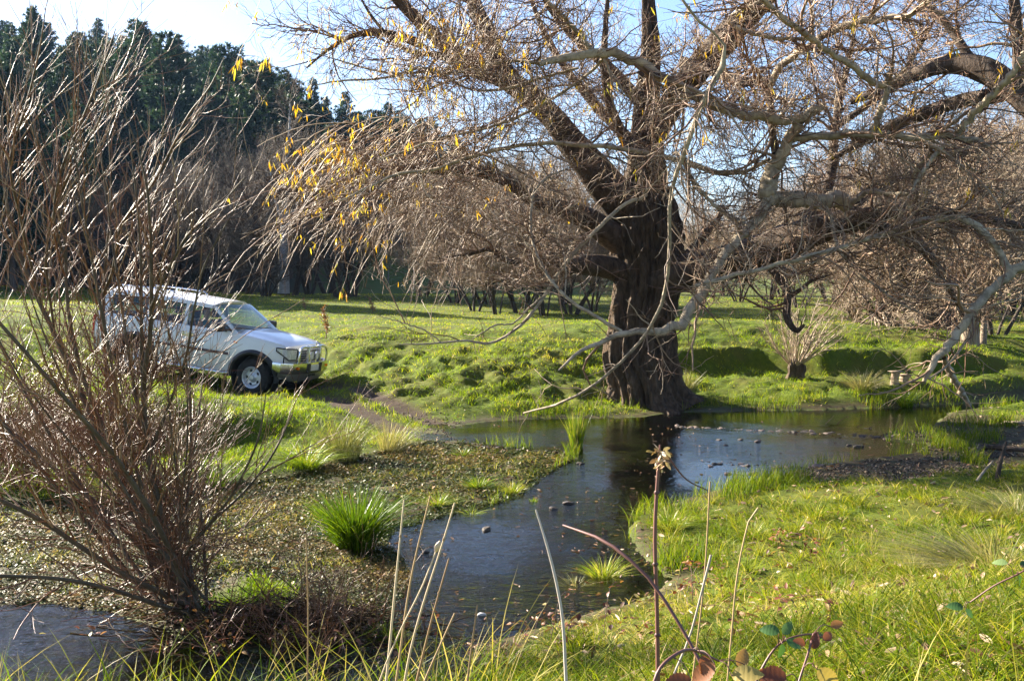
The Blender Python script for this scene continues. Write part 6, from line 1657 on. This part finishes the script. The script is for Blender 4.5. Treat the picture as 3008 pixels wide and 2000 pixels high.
r = rng.uniform(.005, .020, n) * (.5 + rng.rand(n)); c = np.stack([x, y, np.maximum(z, -.02 - .06 * ((dw[k][:n] < -.12) & (y < 17))) + r * .1], -1)
OCT = nrm(np.array([(1, 0, .2), (.4, .9, 0), (-.6, .8, .1), (-1, 0, -.1), (-.5, -.9, 0), (.5, -.8, .1), (.1, .1, .75), (0, 0, -.7)])) * np.array([1, 1, .75])
V = c[:, None] + (OCT[None] * rng.uniform(.7, 1.3, (n, 8, 1))) * r[:, None, None]; b = np.arange(n)[:, None] * 8
T = np.concatenate([b + np.array([i, (i + 1) % 6, 6]) for i in range(6)] + [b + np.array([(i + 1) % 6, i, 7]) for i in range(6)])
m_grav = twigmat("gravel_stone", [(0, (0.022, 0.016, 0.010)), (.6, (.075, .053, .033)), (.9, (.17, .125, .085)), (1, (.28, .22, .16))], .75, .2)
stuff("gravel", [(V.reshape(-1, 3), None, T, np.repeat(rng.rand(n), 8))], m_grav)

def stick(pts, label, mat, name="fallen_branch", cat="branch", K=16, twigs=0, sides=8):
    P, R = limb(pts, K); B = P[0].copy()
    e = empty(name, tuple(B)); tag(e, label, cat)
    V, Q = bark_tube(P, R, sides, .15, 2.0, int(pts[0][0]) % 40); nmesh("stem", V - B, Q, mat=mat, parent=e)
    if twigs:
        s = Strands(); a, ar = spawn(rng, P[None], R[None], twigs, (.2, 1), (.1, .5), (25, 70), 6, .5, .008, .5, 0, .15, rmin=.002); s.add(a - B, ar, 4); s.build("twigs", m_wtwig, e)
    return e
def gpt(px, py, dz=0.0, w=10):
    p = gz(px, py); q = p + np.array([0, 0, dz]); X, Yp = project(q); return (float(X), float(Yp), float(q[1]), w)
stick([gpt(2850, 1345, .05, 14), gpt(2900, 1332, .10, 18), gpt(2960, 1336, .10, 18), gpt(3060, 1340, .06, 16)], "brown dead branch lying on the mud at the right edge", m_limb_bark, twigs=8)
_b = gpt(2928, 1412, 0, 16)
stick([_b, (2940, 1350, _b[2], 13), (2956, 1298, _b[2] + .05, 7)], "dark broken stick standing upright in the mud at the right", m_limb_bark, "upright_stick")
_b = gpt(2868, 1415, 0, 9)
stick([_b, (2890, 1385, _b[2] + .1, 8), (2918, 1352, _b[2] + .2, 5)], "thin pale stick leaning against the mud bank", m_pale_limb, "leaning_stick")
stick([gpt(2300, 1265, .05, 8), gpt(2380, 1262, .07, 10), gpt(2470, 1266, .06, 9), gpt(2560, 1268, .05, 5)], "thin drift branch caught on the stone bar across the pool", m_pale_limb, twigs=10)
stick([gpt(1390, 1646, .02, 9), gpt(1430, 1640, .03, 11), gpt(1482, 1638, .02, 6)], "dark waterlogged twig lying in the shallow stream", m_limb_bark, twigs=5)
stick([gpt(2500, 1830, .02, 9), gpt(2650, 1822, .04, 11), gpt(2800, 1812, .04, 11), gpt(2960, 1806, .03, 8)], "grey twig lying across the foreground grass", m_pale_limb, twigs=4)
stick([gpt(2950, 1245, .04, 8), gpt(3000, 1250, .05, 10), gpt(3060, 1258, .04, 8)], "pale bleached stick lying on the grassy flat at the right", m_pale_limb)
for px, py, w, h, lb in ((2628, 1122, 26, 34, "taller of two pale sawn stumps on the far bank's edge"), (2655, 1124, 30, 26, "shorter flat topped pale stump on the far bank's edge")):
    B = np.array(gz(px, py)); Y = B[1]; r = w / F * Y * .5; H = h / F * Y
    tt = resample(np.array([(0, 0, -.1, r * 1.1), (0, 0, H * .5, r * .8), (r * .2, 0, H * .85, r * .95), (r * .2, 0, H, r), (r * .2, 0, H + .005, .004)]), 16)
    V, Q = bark_tube(tt[:, :3], tt[:, 3], 20, .2, 2, 5); o = nmesh("sawn_stump", V, Q, mat=barkmat("bleached_wood", (.16, .11, .07), (.38, .29, .20)), origin=None); o.location = tuple(B); tag(o, lb, "stump")

# ------------------------------------------------------------------ weeds of the field and dry stalks of the foreground
m_drystem = twigmat("dry_stem", [(0, (.22, .13, .06)), (.5, (.38, .26, .13)), (1, (.55, .45, .30))], .55, .3)
m_greystem = twigmat("grey_stem", [(0, (.34, .28, .23)), (1, (.50, .44, .38))], .6, .3)
m_darkstem = twigmat("dark_red_stem", [(0, (.07, .028, .025)), (1, (.16, .07, .055))], .5, .4)
m_rust = leafmat("rust_leaf", [(0, (.10, .035, .02)), (.5, (.22, .09, .035)), (1, (.36, .17, .06))], .25)
def weed(px, py, hpx, label, n=60):
    B = np.array(gz(px, py)); h = hpx / F * B[1]; e = empty("dead_thistle", tuple(B)); tag(e, label, "weed")
    P = resample(np.array([(0, 0, -.02), (.03, 0, h * .4), (-.03, 0, h * .75), (-.06, 0, h)]), 12); R = np.linspace(.014, .006, 12)
    s = Strands(); s.add(P[None], R[None], 5, .3); a, ar = spawn(rng, P[None], R[None], 16, (.2, 1), (.08, .22), (30, 60), 5, .6, .006, .5, .05, .1); s.add(a, ar, 4, np.full(len(a), .3)); s.build("stem", m_darkstem, e)
    t = np.concatenate([a[:, -1], a[:, 2], P[4:]]); t = t[rng.randint(len(t), size=n * 3)] + rng.normal(size=(n * 3, 3)) * .03
    V, Q, T, tt = leaves_np(t, nrm(rng.normal(size=(n * 3, 3))), rng.uniform(.03, .09, n * 3), rng.uniform(.015, .04, n * 3), rng.rand(n * 3), rng); nmesh("leaves", V, Q, T, mat=m_rust, parent=e, attrs={"tint": tt})
weed(957, 992, 78, "rusty dead thistle standing in the sunlit field just beyond the bonnet")
weed(1093, 922, 44, "small rusty dead weed at the edge of the shade in the field")
weed(895, 912, 30, "low brown weed in the bright grass behind the bonnet", 30)
weed(660, 1135, 70, "dry brown weed growing by the car's front wheel", 40)

def stalk(pts, label, mat, name="dry_stalk", cat="stalk", head=None, nodes=0, group=None, base=True, K=30, thorn=0):
    a = np.array(pts, float)
    if base:                                            # carry the stalk on down to the ground below the picture
        P0 = at(a[0, 0], a[0, 1], a[0, 2]); P1 = at(a[1, 0], a[1, 1], a[1, 2]); d = P0 - P1
        g = ground_at(P0[0], P0[1]); k = min(5, max(0.05, (P0[2] - g + .03) / max(.05, -d[2]))); q = P0 + d * k; q[2] = ground_at(q[0], q[1]) - .02
        X, Yp = project(q); a = np.vstack([[X, Yp, q[1], a[0, 3]], a])
    a[:, 3] *= .68; P, R = limb(a, K); B = P[0].copy(); e = empty(name, tuple(B)); tag(e, label, cat, group)
    R = np.maximum(R, .0005)
    s = Strands(); s.add(P[None] - B, R[None], 8, rng.rand())
    if nodes:
        for i in np.linspace(5, K - 3, nodes).astype(int):
            c = P[i] - B; s.add(np.array([[c - np.array([0, 0, .004]), c, c + np.array([0, 0, .004])]]), np.array([[R[i], R[i] * 1.7, R[i]]]), 8, .2)
    if thorn:
        t, tr_ = spawn(rng, P[None], R[None], thorn, (.05, 1), (.006, .012), (60, 80), 3, .5, .003, .1, 0, 0); s.add(t - B, tr_, 4, np.full(len(t), .5))
    s.build("stem", mat, e)
    if head:
        c = P[-1] - B; u = nrm(P[-1] - P[-3]); L = head / F * a[-1, 2]
        pts_ = np.array([c - u * L * .1, c + u * L * .25, c + u * L * .6, c + u * L]); h = Strands(); h.add(resample(pts_, 10)[None], (np.sin(np.linspace(.15, pi - .1, 10)) * L * .26 + .0004)[None], 10, .8); h.build("seed_head", m_drystem, e)
    return e, P
stalk([(1135, 2000, 2.5, 12), (1166, 1674, 2.5, 9), (1187, 1467, 2.5, 5)], "leftmost tall straw stalk of the group rising before the stream", m_drystem, nodes=2)
stalk([(1164, 2000, 2.6, 11), (1212, 1674, 2.6, 8), (1264, 1456, 2.6, 4)], "tallest thin straw stalk leaning right in the foreground group", m_drystem, nodes=2)
stalk([(1189, 2000, 2.4, 12), (1207, 1904, 2.4, 10), (1247, 1760, 2.4, 9), (1299, 1599, 2.4, 8), (1336, 1476, 2.4, 6)], "straw stalk leaning right behind the one with a seed head", m_drystem, nodes=3)
stalk([(1178, 1846, 2.45, 5), (1241, 1720, 2.45, 4), (1281, 1618, 2.45, 3)], "slim grass stem with a pale oval seed head", m_drystem, head=34)
stalk([(1224, 2000, 2.35, 12), (1276, 1789, 2.35, 8), (1319, 1640, 2.35, 6)], "shorter straw stalk leaning right under the seed head", m_drystem, nodes=2)
stalk([(1247, 2000, 2.3, 10), (1295, 1890, 2.3, 8), (1336, 1800, 2.3, 5)], "short slanting straw stalk, lowest of the leaning group", m_drystem)
stalk([(1373, 2000, 2.5, 10), (1385, 1904, 2.5, 8), (1402, 1777, 2.5, 5)], "lone short straw stalk between the stalk group and the grey stalk", m_drystem)
stalk([(1663, 2000, 2.2, 15), (1649, 1789, 2.2, 13), (1608, 1605, 2.2, 11), (1574, 1496, 2.2, 6)], "smooth pale grey stalk standing alone before the stream", m_greystem)
e_, P_ = stalk([(1933, 2000, 2.0, 20), (1930, 1789, 2.0, 18), (1924, 1559, 2.0, 17), (1933, 1387, 2.0, 14), (1939, 1306, 2.0, 9)], "tall knobbly dark red bramble cane standing upright in the foreground", m_darkstem, "bramble_cane", "bramble", nodes=9, thorn=60)
tb = Strands(); q = np.array([at(1951, 1322, 2.02), at(2012, 1404, 2.05), at(2079, 1440, 2.1)]); tb.add(resample(q, 12)[None] - P_[0], np.linspace(.0022, .001, 12)[None], 6, .3); tb.build("side_shoot", m_darkstem, e_)
hd = P_[-1] + np.array([[0, 0, 0]]) ; hn = 40
tpos = np.array([at(1940 + rng.normal() * 12, 1318 + abs(rng.normal()) * 34, 2.0 + rng.normal() * .01) for _ in range(hn)])
V, Q, T, tt = leaves_np(tpos, nrm(rng.normal(size=(hn, 3))), rng.uniform(.008, .022, hn), rng.uniform(.005, .010, hn), rng.uniform(.6, 1, hn), rng)
nmesh("dry_buds", V - P_[0], Q, T, mat=m_litter, parent=e_, attrs={"tint": tt})
stalk([(2080, 1990, 1.9, 16), (2000, 1840, 1.95, 15), (1895, 1686, 2.0, 15), (1792, 1599, 2.05, 16), (1654, 1542, 2.15, 9)], "arching brown bramble cane bowing left over the stream", m_darkstem, "bramble_cane", "bramble", thorn=40)
stalk([(1971, 2000, 2.1, 11), (2028, 1863, 2.1, 10), (2058, 1751, 2.1, 10), (2089, 1629, 2.1, 12)], "pale straw stem with a frayed blunt tip right of the red cane", m_greystem)
stalk([(2038, 1965, 2.3, 8), (2068, 1710, 2.3, 6), (2086, 1414, 2.3, 3)], "tallest thin yellow grass stem right of the red cane", m_drystem)
stalk([(2150, 1850, 2.4, 8), (2165, 1695, 2.4, 8), (2186, 1583, 2.4, 7), (2201, 1527, 2.4, 5), (2227, 1491, 2.4, 2)], "yellow grass stem bent at its tip over the near marsh grass", m_drystem)
stalk([(903, 2000, 2.6, 7), (905, 1800, 2.6, 6), (900, 1570, 2.6, 3)], "thin orange straw stem before the dark twig tangle", m_drystem)

# bramble leaves, toothed, on their canes
m_bleaf = leafmat("bramble_leaf_green", [(0, (.025, .07, .02)), (.6, (.06, .13, .035)), (1, (.16, .22, .08))], .3, .4)
m_bred = leafmat("bramble_leaf_red", [(0, (.09, .030, .018)), (.4, (.22, .075, .035)), (.7, (.30, .15, .055)), (1, (.34, .28, .08))], .35, .5)
def leaf_outline(L, W, teeth=9):
    pts = []
    for i in range(2 * teeth + 1):
        t = i / (2 * teeth); w = sin(pi * t ** .8) ** .75 * W * .5 * (1.0 if i % 2 else .84); pts.append((t * L, w))
    return pts
def bramble_leaf(c, d, nrm_, L, W, tint):
    d = np.array(d) / np.linalg.norm(d); n_ = np.array(nrm_, float); n_ = n_ - d * (n_ @ d); n_ /= np.linalg.norm(n_); s = np.cross(n_, d)
    o = leaf_outline(L, W); V, T = [], []
    mid = [c + d * x + n_ * (-.25 * L * (x / L) ** 2) for x, w in o]; up = [c + d * x + s * w + n_ * (w * .28 - .25 * L * (x / L) ** 2 + .012 * L * sin(x / L * 40)) for x, w in o]; dn = [c + d * x - s * w + n_ * (w * .28 - .25 * L * (x / L) ** 2 + .012 * L * sin(x / L * 40 + 1)) for x, w in o]
    m = len(o); V = mid + up + dn; Q = [(i, i + 1, m + i + 1, m + i) for i in range(m - 1)] + [(i + 1, i, 2 * m + i, 2 * m + i + 1) for i in range(m - 1)]
    return np.array(V), np.array(Q), np.full(3 * m, tint)
def bramble(pts, leaves, label, mat):
    P, R = limb(pts, 24); B = P[0].copy(); B[2] = P[:, 2].min(); e = empty("bramble_cane", tuple(B)); tag(e, label, "bramble")
    s = Strands(); s.add(P[None] - B, R[None], 7, .6)
    for (px, py, Y, lp, ang_, tn) in leaves:
        lp *= .78
        c = np.array(at(px, py, Y)); L = lp / F * Y; a = radians(ang_)
        j = np.argmin(np.linalg.norm(P - c, axis=1)); s.add(resample(np.array([P[j], (P[j] + c) / 2 + np.array([0, 0, .01]), c]), 6)[None] - B, np.full((1, 6), .0009), 5, .5)
        V, Q, t = bramble_leaf(c, (cos(a), rng.normal() * .35, sin(a)), (rng.normal() * .3, -.75, .75), L, L * .66, tn)
        nmesh("leaf", V - B, Q, mat=mat, parent=e, attrs={"tint": t})
    s.build("stem", m_darkstem, e)
bramble([(2200, 2090, 2.0, 9), (2230, 1980, 2.0, 8), (2290, 1890, 2.02, 7), (2370, 1862, 2.05, 5), (2440, 1880, 2.1, 3)], [(2290, 1855, 2.0, 75, 172, .5), (2300, 1862, 2.0, 62, 50, .7), (2310, 1880, 2.0, 62, -20, .6), (2298, 1890, 2.0, 56, -100, .45), (2390, 1872, 2.08, 44, 20, .3)], "green bramble spray with toothed leaves at the bottom of the picture", m_bleaf)
bramble([(1900, 2120, 1.6, 12), (1940, 1960, 1.62, 11), (1990, 1918, 1.65, 11), (2050, 1912, 1.7, 9), (2110, 1940, 1.72, 7)], [(2060, 1925, 1.68, 110, -70, .25), (2100, 1950, 1.66, 125, -140, .5), (2150, 1985, 1.7, 120, 20, .95), (2220, 1975, 1.72, 110, -30, .35), (2030, 1995, 1.62, 120, 190, .3), (2170, 1960, 1.74, 85, 60, .75)], "red and yellow bramble leaves on a red cane at the bottom edge", m_bred)
bramble([(2330, 2110, 1.7, 9), (2345, 2010, 1.72, 8), (2370, 1930, 1.75, 6), (2390, 1860, 1.8, 4)], [(2310, 1985, 1.72, 120, 170, .2), (2400, 1965, 1.72, 110, -35, .9), (2390, 1905, 1.78, 64, 80, .1), (2420, 1880, 1.8, 60, 30, .35), (2365, 1890, 1.78, 58, 150, .25), (2440, 1840, 1.85, 56, 20, .6)], "bramble with curled dark red leaves beside the green spray", m_bred)
bramble([(3060, 1640, 2.6, 5), (3000, 1680, 2.6, 5), (2920, 1720, 2.62, 5), (2850, 1768, 2.65, 4)], [(2830, 1785, 2.65, 62, 170, .4), (2836, 1790, 2.65, 46, -40, .5), (2960, 1655, 2.6, 56, 175, .95), (2990, 1690, 2.6, 52, -60, .35), (3000, 1665, 2.6, 50, 30, .3)], "thin bramble runner with dark green leaves at the right edge", m_bleaf)
def leaf_spray(px0, px1, py0, py1, n, label):
    """low bramble: many small reddish leaves on creeping shoots"""
    cx_, cy_ = (px0 + px1) / 2, (py0 + py1) / 2; B = np.array(gz(cx_, cy_)); e = empty("low_bramble", tuple(B)); tag(e, label, "bramble")
    s = Strands(); VV, QQ, TT = [], [], []; o = 0
    for k in range(max(3, n // 9)):
        g = np.array(gz(rng.uniform(px0, px1), rng.uniform(py0, py1))); L = rng.uniform(.25, .6); a = rng.rand() * 7
        c = resample(np.array([g, g + np.array([cos(a) * L * .3, sin(a) * L * .3, L * .55]), g + np.array([cos(a) * L * .75, sin(a) * L * .75, L * .5])]), 12)
        s.add(c[None] - B, np.linspace(.0025, .001, 12)[None], 5, .4)
        for q in range(9):
            p = c[rng.randint(4, 12)] + rng.normal(size=3) * .025; V, Q, t = bramble_leaf(p, rng.normal(size=3) * np.array([1, 1, .5]), (rng.normal() * .5, rng.normal() * .5, 1), rng.uniform(.028, .055), rng.uniform(.02, .034), np.clip(rng.normal() * .3 + .4, 0, 1))
            VV.append(V - B); QQ.append(Q + o); TT.append(t); o += len(V)
    s.build("stem", m_darkstem, e); nmesh("leaves", np.concatenate(VV), np.concatenate(QQ), mat=m_bred, parent=e, attrs={"tint": np.concatenate(TT)})
leaf_spray(1560, 1800, 1860, 1960, 63, "low reddish bramble patch at the near water's edge")
leaf_spray(1980, 2180, 1700, 1800, 54, "red leaved bramble patch at the start of the near marsh grass")
leaf_spray(2280, 2420, 1640, 1740, 50, "small red leaved bramble amid the near marsh grass")
leaf_spray(1180, 1500, 1940, 1995, 60, "dark trailing bramble along the bottom edge before the stream")
leaf_spray(820, 1180, 1900, 1990, 90, "brown leaved bramble tangle below the dark twig heap")
leaf_spray(2050, 2500, 1800, 1920, 54, "rusty low bramble spreading across the near bank's foreground")
leaf_spray(300, 760, 1880, 1990, 110, "sparse brown leaved bramble at the bottom left")
# ------------------------------------------------------------------ damp winter air
m, nt, out = newmat("haze")
v = nt.nodes.new("ShaderNodeVolumePrincipled"); v.inputs["Color"].default_value = (0.36, 0.62, 1.0, 1); v.inputs["Density"].default_value = 0.00011; v.inputs["Anisotropy"].default_value = 0.2
nt.links.new(v.outputs[0], out.inputs["Volume"])
hz = MB(); hz.box((0, 620, 38), (3400, 1400 + 400, 86)); o = hz.build("haze", m, smooth=False); tag(o, kind="stuff")
